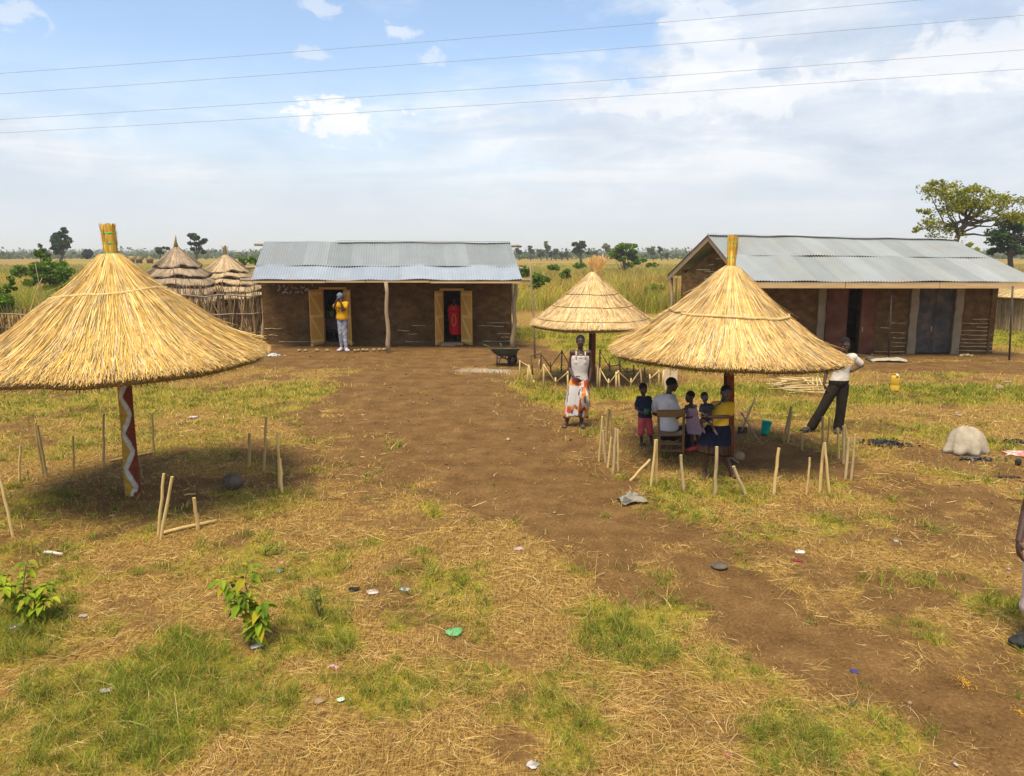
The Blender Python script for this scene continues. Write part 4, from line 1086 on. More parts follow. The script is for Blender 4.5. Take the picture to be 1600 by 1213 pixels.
def fuse(mb, name, m, parent, vox=.008, it=5, fac=.5, parts=None):
    """melt overlapping closed shapes into one continuous surface"""
    me = bpy.data.meshes.new('shape'); me.from_pydata(mb.v, [], mb.f); me.update()
    ob = bpy.data.objects.new('shape', me); COL.objects.link(ob)
    r = ob.modifiers.new('melt', 'REMESH'); r.mode = 'VOXEL'; r.voxel_size = vox; r.use_smooth_shade = True
    s = ob.modifiers.new('ease', 'SMOOTH'); s.iterations = it; s.factor = fac
    dg = bpy.context.evaluated_depsgraph_get()
    me2 = bpy.data.meshes.new_from_object(ob.evaluated_get(dg)); me2.name = name
    bpy.data.objects.remove(ob); bpy.data.meshes.remove(me)
    o = link(name, me2, m, parent)
    me2.polygons.foreach_set('use_smooth', np.ones(len(me2.polygons), bool))
    return o

class Human:
    TOR = [(-.10, .050, .050), (.0, .092, .070), (.12, .098, .072), (.36, .080, .058), (.62, .094, .066), (.82, .100, .062), (.93, .080, .048), (1.0, .040, .036)]
    def __init__(s, name, base, H, J, face, label, group=None, hs=1.0, tilt=(0, 0, 1), z=0.0, basepoint=None, female=False, width=1.0):
        s.base = basepoint or at(*base); s.H = H; s.w = width; y0 = s.base.y
        s.root = empty('person', s.base, label, 'person', group)
        s.j = {k: (atd(v[0], v[1], y0 + (v[2] if len(v) > 2 else 0)) - s.base) for k, v in J.items()}
        s.f = Vector(face).normalized(); u = Vector(tilt).normalized(); s.u = (u - s.f * u.dot(s.f)).normalized(); s.s = s.f.cross(s.u)
        s.hs = hs; s.female = female
    def frame(s, t):
        j = s.j; a = (j['hipR'] - j['hipL']).normalized(); b = (j['shR'] - j['shL']).normalized()
        sd = a.lerp(b, min(1, max(0, t))).normalized(); ax = (j['neck'] - j['pel']).normalized(); fr = sd.cross(ax).normalized()
        return j['pel'].lerp(j['neck'], t) if t <= 1 else j['neck'], sd, fr
    def ring(s, t, infl=0.0, n=20, wmul=1.0):
        rw = np.interp(t, [r[0] for r in s.TOR], [r[1] for r in s.TOR]) * s.H * s.w + infl; rd = np.interp(t, [r[0] for r in s.TOR], [r[2] for r in s.TOR]) * s.H * s.w + infl
        c, sd, fr = s.frame(t)
        return [c + sd * math.cos(a) * rw * wmul + fr * math.sin(a) * rd for a in (2 * math.pi * k / n for k in range(n))]
    def torso(s, mb, t0=-.1, t1=1.0, infl=0.0, n=10):
        mb.loft([s.ring(t0 + (t1 - t0) * k / n, infl) for k in range(n + 1)])
    def limb(s, mb, a, b, c, r, infl=0.0, f=1.0, flare=1.0):
        H = s.H * s.w
        if f <= 1.0: mb.capsule(a, a.lerp(b, f), r[0] * H + infl, (r[0] + (r[1] - r[0]) * f) * H + infl * flare)
        else:
            mb.capsule(a, b, r[0] * H + infl, r[1] * H + infl); g = f - 1
            mb.capsule(b, b.lerp(c, g), r[1] * H + infl, (r[1] + (r[2] - r[1]) * g) * H + infl * flare)
    ARM = (.0275, .0215, .0155); LEG = (.050, .034, .021)
    def hand(s, mb, w, d, nrm, side, curl=.5):
        H = s.H * (1.0 if s.hs < 1.1 else 1.05); d = d.normalized(); nrm = (nrm - d * nrm.dot(d)).normalized(); sd = d.cross(nrm) * side
        R = Matrix((sd, d, nrm)).transposed()
        mb.ball(w + d * .030 * H, (.022 * H, .034 * H, .012 * H), R)
        for k, (o, ln) in enumerate(((-.017, .82), (-.006, 1.0), (.006, .95), (.017, .75))):
            p = w + d * .054 * H + sd * o * H; dd = (d + sd * o * 6 * .2).normalized(); r0 = .0058 * H
            c_ = curl * (.7 + .15 * k); pts = [p]
            for q in range(3):
                dd = (dd * math.cos(c_) + nrm * math.sin(c_)).normalized(); pts.append(pts[-1] + dd * (.020 - .003 * q) * ln * H)
            for q in range(3): mb.capsule(pts[q], pts[q + 1], r0 * (1 - .1 * q), r0 * (.9 - .1 * q), 8)
        p = w + d * .018 * H - sd * .018 * H; q = p + (d * .6 - sd * .55 + nrm * .3).normalized() * .030 * H
        mb.capsule(p, q, .0075 * H, .0065 * H, 8); mb.capsule(q, q + (d * .85 - sd * .15 + nrm * .4).normalized() * .022 * H, .0065 * H, .0052 * H, 8)
    def foot(s, mb, an, d, infl=0.0):
        H = s.H; d = Vector((d[0], d[1], 0)).normalized(); z0 = .022 * H + infl
        hl = Vector((an.x, an.y, z0)) - d * .018 * H; bl = Vector((an.x, an.y, z0 * .85)) + d * .082 * H; sd = Vector((-d.y, d.x, 0))
        mb.capsule(an, hl, .021 * H + infl, .022 * H + infl, 10); mb.capsule(hl, bl, .021 * H + infl, .021 * H + infl, 10)
        mb.capsule(an - Vector((0, 0, .004 * H)), bl, .018 * H + infl, .015 * H + infl, 10)
        for k in range(5): mb.capsule(bl + sd * (k - 2) * .010 * H, bl + sd * (k - 2) * .0115 * H + d * (.032 - .003 * abs(k - 1)) * H - Vector((0, 0, .006 * H)), .0095 * H + infl, .0075 * H + infl, 7)
    def head(s, mb):
        c = s.j['head']; k = s.H * s.hs; f, u, sd = s.f, s.u, s.s; R = Matrix((sd, f, u)).transposed()
        P = lambda a, b, z: c + sd * a * k + f * b * k + u * z * k
        mb.ball(P(0, -.006, .014), (.0455 * k, .058 * k, .055 * k), R, 18, 12); mb.ball(P(0, .012, -.024), (.036 * k, .041 * k, .047 * k), R, 16, 10)
        mb.ball(P(0, .036, -.055), (.018 * k, .015 * k, .014 * k), R); mb.ball(P(0, .048, .012), (.029 * k, .008 * k, .008 * k), R)
        mb.capsule(P(0, .050, .004), P(0, .060, -.015), .006 * k, .0095 * k); mb.ball(P(0, .054, -.018), (.014 * k, .008 * k, .007 * k), R)
        mb.ball(P(0, .047, -.036), (.018 * k, .010 * k, .005 * k), R); mb.ball(P(0, .046, -.0445), (.016 * k, .010 * k, .006 * k), R)
        for q in (-1, 1):
            mb.ball(P(.046 * q, -.006, -.006), (.006 * k, .014 * k, .019 * k), R); mb.ball(P(.024 * q, .034, -.020), (.016 * k, .014 * k, .014 * k), R)
        mb.capsule(s.j['neck'] - (s.j['neck'] - s.j['pel']).normalized() * .03 * s.H, P(0, -.016, -.025), .031 * s.H, .029 * s.H)
    def body(s, hands, feet, vox=.0075, skin=None, curl=(.45, .45)):
        mb = MB(); j = s.j; s.torso(mb); s.head(mb)
        for q in 'LR':
            s.limb(mb, j['sh' + q], j['el' + q], j['wr' + q], s.ARM, 0, 2.0); s.limb(mb, j['hip' + q], j['kn' + q], j['an' + q], s.LEG, 0, 2.0)
            mb.ball(j['sh' + q], .034 * s.H); mb.capsule(j['sh' + q], s.frame(.86)[0], .033 * s.H, .045 * s.H)
            d, nr = hands[q]; s.hand(mb, j['wr' + q], Vector(d), Vector(nr), -1 if q == 'L' else 1, curl[0 if q == 'L' else 1])
            if feet and feet.get(q): s.foot(mb, j['an' + q], feet[q])
        o = fuse(mb, 'body', skin or SK, s.root, vox, 3, .45)
        me = o.data; nv = len(me.vertices); co = np.empty(nv * 3); me.vertices.foreach_get('co', co); co = co.reshape(-1, 3)
        mi = np.zeros(len(me.polygons), 'i'); me.materials.append(EYE); cen = np.empty(len(me.polygons) * 3); me.polygons.foreach_get('center', cen); cen = cen.reshape(-1, 3)
        k = s.H * s.hs
        for q in (-1, 1):
            e_ = np.array(s.j['head'] + s.s * .019 * k * q + s.f * .046 * k + s.u * .002 * k)
            mi[np.hypot(np.linalg.norm((cen - e_) * np.array([1, 1, 1.5]), axis=1), 0) < .0085 * k] = 1
        me.polygons.foreach_set('material_index', mi)
        return o
    def hair(s, m=None, full=1.0, back=.010, name='hair', lift=.022):
        k = s.H * s.hs; R = Matrix((s.s, s.f, s.u)).transposed(); mb = MB()
        c = s.j['head'] - s.f * back * k + s.u * lift * k
        mb.ball(c, (.0475 * k * full, .0575 * k * full, .052 * k * full), R, 24, 16)
        return mb.build(name, m or HAIR, s.root)
    def shirt(s, m, hem=.02, sleeve=.5, infl=.016, top=.98, flare=1.5, vox=.009, name='shirt', extra=(), sl=('L', 'R')):
        mb = MB(); s.torso(mb, hem, top, infl); j = s.j
        for c, r in extra: mb.ball(c, r)
        for q in sl:
            if sleeve: s.limb(mb, j['sh' + q], j['el' + q], j['wr' + q], s.ARM, infl * .9, sleeve, flare)
            if sleeve: mb.capsule(j['sh' + q], s.frame(.84)[0], .034 * s.H + infl * .8, .045 * s.H + infl)
        return fuse(mb, name, m, s.root, vox, 4)
    def trousers(s, m, f=1.9, infl=.02, top=.16, flare=1.6, vox=.009, name='trousers'):
        mb = MB(); s.torso(mb, -.08, top, infl * .8, 5); j = s.j
        for q in 'LR': s.limb(mb, j['hip' + q], j['kn' + q], j['an' + q], s.LEG, infl, f, flare)
        return fuse(mb, name, m, s.root, vox, 4)
    def skirt(s, m, t=.22, hem=None, rx=.2, ry=.17, infl=.012, folds=9, amp=.10, name='skirt', n=72, k=16, bow=.0, tilt=0.0):
        c0, sd, fr = s.frame(t); rw = np.interp(t, [r[0] for r in s.TOR], [r[1] for r in s.TOR]) * s.H * s.w + infl; rd = np.interp(t, [r[0] for r in s.TOR], [r[2] for r in s.TOR]) * s.H * s.w + infl
        hp = s.j['hipL'].lerp(s.j['hipR'], .5); rings = []
        for i in range(k + 1):
            f = i / k; c = c0.lerp(hem, f); g = f ** .75; ring = []
            for a in (2 * math.pi * q / n for q in range(n)):
                fo = 1 + amp * f * (.6 * math.sin(folds * a + 1.3 * math.sin(2 * a)) + .4 * math.sin((folds * 2 + 1) * a + f * 2))
                hipb = math.sin(min(1, f * 3.2) * math.pi / 2) * .018 * s.H
                x = (rw + (rx - rw) * g + hipb * (1 - f)) * fo; y = (rd + (ry - rd) * g + hipb * (1 - f)) * fo
                p = c + sd * math.cos(a) * x + fr * math.sin(a) * y
                p.z += tilt * math.cos(a) * f + bow * f * math.cos(a) ** 2
                ring.append(p)
            rings.append(ring)
        rings.append([hem.lerp(p, .86) + Vector((0, 0, .012)) for p in rings[-1]]); rings.append([hem.lerp(p, .7) + Vector((0, 0, .10)) for p in rings[-2]])
        return MB().loft(rings).build(name, m, s.root)
    def collar(s, m, r=1.12, t=.965, name='collar', th=.008):
        c, sd, fr = s.frame(t); rr = .05 * s.H; n = 28; pts = []
        ax = (s.j['neck'] - s.j['pel']).normalized()
        for k in range(n + 1):
            a = 2 * math.pi * k / n; pts.append(c + sd * math.cos(a) * rr * r * 1.15 + fr * math.sin(a) * rr * r + ax * (-.01 * math.sin(a) * (1 if fr.dot(s.f) > 0 else -1)))
        return MB().tube(pts, th, 6).build(name, m, s.root)

EYE = mat('eye', [(.04, .03, .025), (.22, .19, .16)], 60, .3, 0, spec=.5)
WHITE = fabric('white_cotton', (.55, .52, .49), (.70, .67, .64)); OFFW = fabric('offwhite_cotton', (.48, .42, .37), (.64, .58, .52))
NAVY = fabric('navy_cotton', (.014, .018, .032), (.03, .037, .06)); PINKRED = fabric('pink_red_cotton', (.38, .05, .06), (.55, .10, .11))
YEL = fabric('yellow_cotton', (.55, .26, .008), (.70, .36, .015)); MUST = fabric('mustard_cotton', (.42, .24, .012), (.58, .35, .03))
LILAC = fabric('lilac_cotton', (.30, .19, .26), (.44, .31, .38)); DARK = fabric('dark_cotton', (.012, .012, .018), (.035, .033, .045)); BROWNT = fabric('dark_brown_trousers', (.014, .011, .008), (.032, .025, .018))
RED = fabric('red_kaftan', (.55, .010, .018), (.70, .022, .03)); DENIM = fabric('bleached_denim', (.07, .075, .095), (.22, .23, .27), (.50, .50, .52), scale=9); PALEP = fabric('pale_pink_trousers', (.46, .34, .31), (.60, .48, .44))
GOLDT = mat('gold_trim', [(.40, .26, .05), (.55, .38, .10)], 60, .7, 0); BLUECAP = fabric('grey_blue_cap', (.10, .13, .19), (.20, .25, .34)); SANDAL = mat('sandal', [(.03, .025, .025), (.07, .06, .055)], 9, .6, .1); REDS = mat('red_shoe', [(.50, .04, .05), (.62, .08, .08)], 9, .5, 0)

def shoes(h, dirs, m, infl=.012, name='shoe', vox=.008):
    for q, d in dirs.items():
        mb = MB(); h.foot(mb, h.j['an' + q], d, infl); fuse(mb, name, m, h.root, vox, 3)
def sandals(h, dirs, m):
    for q, d in dirs.items():
        an = h.j['an' + q]; d = Vector((d[0], d[1], 0)).normalized(); sd = Vector((-d.y, d.x, 0)); H = h.H; rings = []
        for z in (.001, .016):
            rings.append([Vector((an.x, an.y, z)) + d * (math.cos(a) * .082 + .032) * H + sd * math.sin(a) * .033 * H for a in (2 * math.pi * k / 20 for k in range(20))])
        mb = MB().loft(rings); c = Vector((an.x, an.y, 0)) + d * .075 * H
        mb.tube([c + sd * .034 * H + Vector((0, 0, .01)), c + sd * .02 * H + Vector((0, 0, .042 * H)), c + Vector((0, 0, .046 * H)), c - sd * .02 * H + Vector((0, 0, .042 * H)), c - sd * .034 * H + Vector((0, 0, .01))], .011, 6)
        mb.build('sandal', m, h.root)

dn = (0, 0, -1)
# 1 standing woman
p_ = Human('w', (896, 666), 1.6, dict(head=(907, 533.5), neck=(907, 548, .02), shL=(894.5, 551, .02), shR=(919.5, 551.5, .02), pel=(905, 603), hipL=(899.5, 606), hipR=(911.5, 606), knL=(892, 634, -.04), knR=(909, 636, -.05), anL=(885, 660.5), anR=(908.5, 661.5, -.02),
     elL=(889.5, 576, .03), wrL=(896, 589, -.14), elR=(923.5, 575, .03), wrR=(921.5, 592, -.04)), (-.06, -1, .02), 'woman standing barefoot in a white tank top, beads and an orange patterned wrap skirt', female=True)
p_.body({'L': ((.7, -.35, -.45), (.1, .9, -.2)), 'R': ((-.02, -.25, -1), (-.9, .2, 0))}, {'L': (-.35, -1), 'R': (.1, -1)}); p_.hair()
_c, _sd, _fr = p_.frame(.68); _fr = -_fr if _fr.y > 0 else _fr
p_.shirt(OFFW, .06, 0, .011, .86, name='tank_top', extra=[(_c + _sd * q * .060 + _fr * .055, (.066, .06, .07)) for q in (-1, 1)])
st_ = MB()
for q in (-1, 1):
    c, sd, fr = p_.frame(.80); c2 = p_.frame(.965)[0]
    if fr.y > 0: fr = -fr
    st_.tube([c + sd * q * .052 * 1.6 + fr * .075 * 1.6 * .92, c2 + sd * q * .050 * 1.6 + fr * .036 * 1.6, c2 + sd * q * .052 * 1.6 + Vector((0, .01, .012)), c + sd * q * .052 * 1.6 - fr * .068 * 1.6], .013, 6)
st_.build('strap', fabric('pink_strap', (.62, .36, .32), (.72, .5, .45)), p_.root)
wm = bpy.data.materials.new('printed_wrap'); wm.use_nodes = True; t = NT(wm.node_tree); co = t.add('TexCoord').outputs['Object']
vn = t.add('TexVoronoi', feature='F1'); t.put(vn.inputs['Vector'], t.scalev(co, (5, 5, 3.2))); vn.inputs['Scale'].default_value = 2.9
rr_ = t.add('SeparateColor', i_0=vn.outputs['Color']).outputs[0]
pat = t.ramp(rr_, [(0, (.62, .57, .52)), (.14, (.62, .20, .035)), (.36, (.66, .60, .54)), (.48, (.52, .09, .03)), (.66, (.15, .085, .11)), (.78, (.66, .34, .06))], 'CONSTANT')
zz = t.add('SeparateXYZ', i_0=co).outputs[2]
cream = t.noise(t.scalev(co, (6, 6, 2)), 2.2, 3)
band = t.math('MAXIMUM', t.smooth(zz, .42, .36), t.math('MULTIPLY', t.smooth(t.add('SeparateXYZ', i_0=co).outputs[0], .02, .10), t.smooth(cream, .46, .52)))
band = t.math('MAXIMUM', band, t.smooth(zz, .75, .77))
c_ = t.mix(band, t.mix(t.smooth(cream, .54, .58), (.62, .58, .54), t.mix(t.smooth(cream, .62, .64), (.22, .12, .12), (.58, .22, .04))), pat)
b = t.add('BsdfPrincipled', i_Base_Color=c_, i_Roughness=.9); b.inputs['Specular IOR Level'].default_value = .1; t.add('OutputMaterial', i_0=b)
p_.skirt(wm, .20, Vector(p_.j['anL'].lerp(p_.j['anR'], .5) + Vector((.04, .04, .13))), .215, .17, folds=6, amp=.13, bow=-.06)
kn_ = MB(); kc = p_.j['pel'] + Vector((.03, -.14, .01))
for q in range(7): kn_.tube([kc + Vector((random.uniform(-.03, .03), 0, 0)), kc + Vector((random.uniform(-.03, .12), -.035, -.17)), kc + Vector((random.uniform(-.03, .16), -.02, -.36 - random.uniform(0, .1)))], [.028, .036, .022], 7)
kn_.build('wrap_knot', wm, p_.root)
for r_, m_, th_, dz in ((1.3, ('turquoise_beads', (.05, .42, .48), (.16, .60, .64)), .013, -.03), (1.05, ('orange_beads', (.55, .20, .02), (.62, .30, .04)), .012, -.012), (1.55, ('red_beads', (.42, .05, .03), (.55, .10, .06)), .009, -.045)):
    c, sd, fr = p_.frame(.985); fr = -fr if fr.y > 0 else fr; pts = []
    for k in range(25):
        a = 2 * math.pi * k / 24; pts.append(c + sd * math.cos(a) * .062 * r_ + fr * (math.sin(a) * .062 * r_ + .012) + Vector((0, 0, dz - .045 * r_ * (.5 + .5 * math.sin(a)))))
    MB().tube(pts, th_, 7).build('necklace', mat(m_[0], list(m_[1:]), 160, .4, .4), p_.root)

# 2 boy in navy shirt
p_ = Human('b', (1011, 696), 1.04, dict(head=(1005, 608), neck=(1006, 620, .02), shL=(998.5, 623, .02), shR=(1014, 623, .02), pel=(1008, 653), hipL=(1003.5, 656), hipR=(1012.5, 656), knL=(1001.5, 675, -.03), knR=(1016, 674, -.03), anL=(1002.5, 692.5), anR=(1018, 691),
     elL=(993.5, 638, .02), wrL=(1003, 645.5, -.12), elR=(1018, 638, .03), wrR=(1013.5, 645, -.12)), (.22, -.93, -.25), 'small boy in navy T-shirt and pink-red shorts holding something green', hs=1.3)
p_.body({'L': ((.8, -.3, .05), (0, .9, .2)), 'R': ((-.8, -.3, .05), (0, .9, .2))}, {'L': (.25, -1), 'R': (.4, -1)}, curl=(.7, .7)); p_.hair()
p_.shirt(NAVY, .0, .62, .016); p_.trousers(PINKRED, 1.05, .018, .14, 1.6, name='shorts'); p_.collar(WHITE, .9, .985, th=.007); sandals(p_, {'L': (.25, -1), 'R': (.4, -1)}, SANDAL)
gp = p_.base + p_.j['wrL'].lerp(p_.j['wrR'], .5) + Vector((.01, -.055, -.01))
mb = MB().lathe((0, 0, 0), [(.001, 0), (.03, 0), (.042, .085), (.038, .085), (.027, .008), (.001, .008)], 18, cap=False)
g_ = mb.build('cup', mat('green_plastic', [(.015, .11, .05), (.03, .17, .08)], 5, .4, 0, spec=.4), None); g_.location = gp; tag(g_, 'small dark green cup in the hands of the boy in navy', 'cup')

# 3 seated man
p_ = Human('m', (1048, 708), 1.58, dict(head=(1050, 601, .27), neck=(1043.5, 615.5, .27), shL=(1027, 625, .40), shR=(1049.5, 629, .14), pel=(1044, 674, .28), hipL=(1038, 679, .36), hipR=(1051, 679.5, .20), knL=(1067, 672, .62), knR=(1072, 670, .42), anL=(1066, 700, .66), anR=(1074, 702, .46),
     elL=(1022, 646, .56), wrL=(1046, 655, .66), elR=(1059.5, 645, .10), wrR=(1073, 638.5, .16)), (1, .18, -.10), 'man seated with his back turned in a white shirt and dark trousers', tilt=(.08, 0, 1), width=1.05)
p_.body({'L': ((.9, .1, 0), (0, 0, -1)), 'R': ((.8, .15, .35), (.2, .9, -.1))}, {'L': (.9, .4), 'R': (.9, .4)}); p_.hair()
p_.shirt(WHITE, -.02, .62, .028, flare=1.5); p_.collar(WHITE, .98, .985, th=.014); p_.trousers(DARK, 1.9, .022, .10); shoes(p_, {'L': (.9, .4), 'R': (.9, .4)}, M['black'])
# his chair
cb = at(1048, 709); ch_ = empty('chair', cb, 'low brown wooden chair under the man in white', 'chair')
wood = mat('chair_wood', [(.17, .085, .028), (.26, .14, .045)], 4, .5, .15, stretch=(1, 1, 6), spec=.35)
L0, R0 = atd(1029.5, 708, cb.y) - cb, atd(1067, 709, cb.y + .0) - cb; L0.z = R0.z = 0
zb, zs = .70, .285; wv = (R0 - L0)
dep = Vector((.06, .40, 0))
for nm, p0, top in (('leg', L0, zb), ('leg', R0, zb)):
    tp = p0 + Vector((-.045 if p0 is L0 else -.02, -.05, top)); MB().beam(p0, p0 + Vector((0, .0, zs)) - Vector((.005, .0, 0)), .038, .03).build(nm, wood, ch_, smooth=False)
    MB().beam(p0 + Vector((-.005, 0, zs + .03)), tp, .036, .028).build('back_post', wood, ch_, smooth=False)
for p0 in (L0 + dep + Vector((.03, 0, 0)), R0 + dep - Vector((.03, 0, 0))): MB().beam(p0, p0 + Vector((0, 0, zs)), .036, .03).build('leg', wood, ch_, smooth=False)
mb = MB(); mb.put([L0 + Vector((-.02, -.02, zs)), R0 + Vector((.02, -.02, zs)), R0 + dep + Vector((.02, .02, zs)), L0 + dep + Vector((-.02, .02, zs))] + [v + Vector((0, 0, .03)) for v in (L0 + Vector((-.02, -.02, zs)), R0 + Vector((.02, -.02, zs)), R0 + dep + Vector((.02, .02, zs)), L0 + dep + Vector((-.02, .02, zs)))], [(3, 2, 1, 0), (4, 5, 6, 7), (0, 1, 5, 4), (1, 2, 6, 5), (2, 3, 7, 6), (3, 0, 4, 7)])
mb.build('seat', wood, ch_, smooth=False)
a, b_ = L0 + Vector((-.045, -.052, zb - .05)), R0 + Vector((-.02, -.052, zb - .05)); MB().beam(a, b_, .024, .115).build('back_rail', wood, ch_, smooth=False)
for z in (.05, .16): MB().beam(L0 + Vector((.0, -.002, z)), R0 + Vector((0, -.002, z)), .02, .03).build('stretcher', wood, ch_, smooth=False)

# 4 girl in lilac
p_ = Human('g', (1082, 704), .97, dict(head=(1078, 620), neck=(1079.5, 631.5, .0), shL=(1072.5, 636, -.06), shR=(1086, 635, .06), pel=(1082, 663), hipL=(1078.5, 666, -.03), hipR=(1086, 666, .03), knL=(1081, 684, -.03), knR=(1091, 684, .04), anL=(1082, 699.5, -.03), anR=(1090, 697, .05),
     elL=(1069, 648, -.10), wrL=(1062, 652, -.02), elR=(1089, 648, .0), wrR=(1078, 653, -.12)), (-.93, -.25, -.12), 'little girl in a lilac dress and red shoes leaning towards the seated man', hs=1.32)
p_.body({'L': ((-.9, .2, -.2), (0, .5, -.8)), 'R': ((-.8, .2, 0), (0, .5, -.8))}, {'L': (-.9, -.5), 'R': (-.9, -.4)}); p_.hair()
p_.shirt(LILAC, .1, 0, .012, .80, name='bodice'); p_.skirt(LILAC, .50, p_.j['knL'].lerp(p_.j['knR'], .5) + Vector((0, 0, .055)), .125, .11, folds=8, amp=.07, name='dress'); shoes(p_, {'L': (-.9, -.5), 'R': (-.9, -.4)}, REDS, .010)

# 5 girl in yellow carrying the baby
p_ = Human('y', (1121, 746), 1.32, dict(head=(1134, 614, -.02), neck=(1130.5, 628.5, .02), shL=(1116.5, 633, .03), shR=(1142, 634, .0), pel=(1121, 668), hipL=(1114.5, 672), hipR=(1128.5, 672), knL=(1105, 707, -.04), knR=(1133, 712, -.02), anL=(1101.5, 738), anR=(1144.5, 743, -.03),
     elL=(1107, 654, .05), wrL=(1097, 655, -.08), elR=(1139.5, 651, -.06), wrR=(1108, 652, -.19)), (.10, -.97, -.06), 'smiling girl in a yellow T-shirt and dark pleated skirt carrying a baby on her hip', hs=1.12, tilt=(.18, 0, 1))
p_.body({'L': ((-.2, -.9, -.1), (.9, 0, .2)), 'R': ((-.95, .05, .0), (0, .3, .9))}, {'L': (-.5, -1), 'R': (.75, -1)}); p_.hair()
p_.shirt(MUST, -.02, .62, .018, flare=1.6)
sm = bpy.data.materials.new('pleated_cloth'); sm.use_nodes = True; t = NT(sm.node_tree); co = t.add('TexCoord').outputs['Object']; z_ = t.add('SeparateXYZ', i_0=co).outputs[2]
fr_ = t.math('ADD', z_, t.math('MULTIPLY', t.math('SUBTRACT', t.noise(co, 5, 2), .5), .05))
c_ = t.mix(t.smooth(fr_, .50, .46), t.ramp(t.noise(t.scalev(co, (40, 40, 2)), 1, 3), [(.35, (.004, .005, .010)), (.65, (.010, .012, .026))]), t.ramp(t.noise(t.scalev(co, (40, 40, 2)), 1, 3), [(.35, (.018, .010, .006)), (.65, (.055, .030, .018))]))
b = t.add('BsdfPrincipled', i_Base_Color=c_, i_Roughness=.95); b.inputs['Specular IOR Level'].default_value = .03; t.add('OutputMaterial', i_0=b)
p_.skirt(sm, .12, p_.j['knL'].lerp(p_.j['knR'], .42) + Vector((-.02, 0, -.0)), .235, .17, folds=22, amp=.07, tilt=-.03)

# 6 the baby
yb = p_.base.y
p_ = Human('k', None, .70, dict(head=(1101, 621, -.10), neck=(1103.5, 631.5, -.07), shL=(1097, 635, -.10), shR=(1110, 634.5, -.06), pel=(1104, 653, -.10), hipL=(1101, 655, -.12), hipR=(1108, 655, -.10), knL=(1095, 659, -.12), knR=(1111.5, 661, -.21), anL=(1098, 669, -.10), anR=(1115.5, 672, -.19),
     elL=(1095.5, 643, -.14), wrL=(1100, 648, -.19), elR=(1115, 638, -.13), wrR=(1121, 632, -.13)), (.12, -.95, .0), 'baby in dark clothes held on the hip of the girl in yellow', hs=1.45, basepoint=atd(1104, 653, yb - .10))
p_.j = {k: v for k, v in p_.j.items()}
y0 = yb
for k, v in dict(head=(1101, 621, -.10), neck=(1103.5, 631.5, -.07), shL=(1097, 635, -.10), shR=(1110, 634.5, -.06), pel=(1104, 653, -.10), hipL=(1101, 655, -.12), hipR=(1108, 655, -.10), knL=(1095, 659, -.12), knR=(1111.5, 661, -.21), anL=(1098, 669, -.10), anR=(1115.5, 672, -.19), elL=(1095.5, 643, -.14), wrL=(1100, 648, -.19), elR=(1115, 638, -.13), wrR=(1121, 632, -.13)).items():
    p_.j[k] = atd(v[0], v[1], y0 + v[2]) - p_.base
p_.foot = lambda mb, an, d, infl=0.0: mb.capsule(an, an + Vector(d).normalized() * .075, .019, .015)
p_.body({'L': ((.7, -.2, -.5), (0, 1, 0)), 'R': ((.8, -.1, .4), (0, 1, 0))}, {'L': (.2, -.6, -.7), 'R': (.3, -.5, -.5)}, vox=.006); p_.hair()
p_.shirt(DARK, -.1, .75, .014, vox=.007); p_.trousers(DARK, .55, .012, .14, 1, vox=.007, name='nappy_pants')

# 7 man in white shirt on the right
p_ = Human('r', (1287, 674), 1.68, dict(head=(1320.5, 538.5), neck=(1320, 553.5, .03), shL=(1303.5, 559, .03), shR=(1333, 558.5, .03), pel=(1310, 600), hipL=(1304, 604), hipR=(1317, 604), knL=(1286, 637, -.03), knR=(1314, 640, -.05), anL=(1268, 667), anR=(1309.5, 669, -.03),
     elL=(1291, 584, .05), wrL=(1287.5, 600, -.02), elR=(1347, 571, .04), wrR=(1332, 579.5, -.03)), (-.08, -.95, -.22), 'man leaning in a white shirt and dark trousers with one hand on his hip', width=.9)
p_.body({'L': ((.35, -.15, -1), (.8, -.2, 0)), 'R': ((-.9, .0, -.15), (-.2, .9, .2))}, None); p_.hair()
p_.shirt(fabric('cream_print_shirt', (.44, .37, .28), (.66, .60, .52), scale=12), .02, .72, .022, flare=1.7); p_.trousers(BROWNT, 1.97, .030, .14, 1.75); shoes(p_, {'L': (-1, -.35), 'R': (-.45, -1)}, SANDAL); p_.collar(WHITE, .95, .985, th=.012)

# 8 man at the shop door
p_ = Human('d', (537.5, 548.5), 1.82, dict(head=(530.8, 464.5, -.04), neck=(533.5, 472), shL=(527, 475, -.02), shR=(541, 475, .02), pel=(535, 499), hipL=(531.8, 501), hipR=(538.3, 501), knL=(532.5, 522, -.05), knR=(539, 523, -.02), anL=(534.5, 542.8), anR=(541, 544.5, -.08),
     elL=(521.5, 482, -.14), wrL=(526, 470.5, -.26), elR=(537.5, 485, -.20), wrR=(532.5, 473, -.26)), (-.35, -.9, .0), 'man in a bright yellow T-shirt and bleached jeans outside the left shop door')
p_.body({'L': ((.45, -.1, .9), (.6, .6, 0)), 'R': ((-.25, .1, .95), (0, .9, 0))}, None, vox=.009); p_.hair(BLUECAP, 1.04, .006, 'cap', .024)
p_.shirt(YEL, -.02, .55, .024, flare=1.7, vox=.011); p_.trousers(DENIM, 1.96, .018, .10, 1.2, vox=.011); shoes(p_, {'L': (-.4, -1), 'R': (.45, -1)}, fabric('pale_trainer', (.30, .22, .24), (.62, .56, .58), scale=12), .016)
pr = MB(); c, sd, fr = p_.frame(.60); fr = -fr if fr.y > 0 else fr
for k in range(9):
    a = c + sd * random.uniform(-.09, .09) + fr * (.073 * 1.82 + .022) + Vector((0, 0, random.uniform(-.09, .05))); pr.tube([a, a + sd * random.uniform(-.07, .07) + Vector((0, -.004, random.uniform(.02, .07)))], [.014, .006], 6)
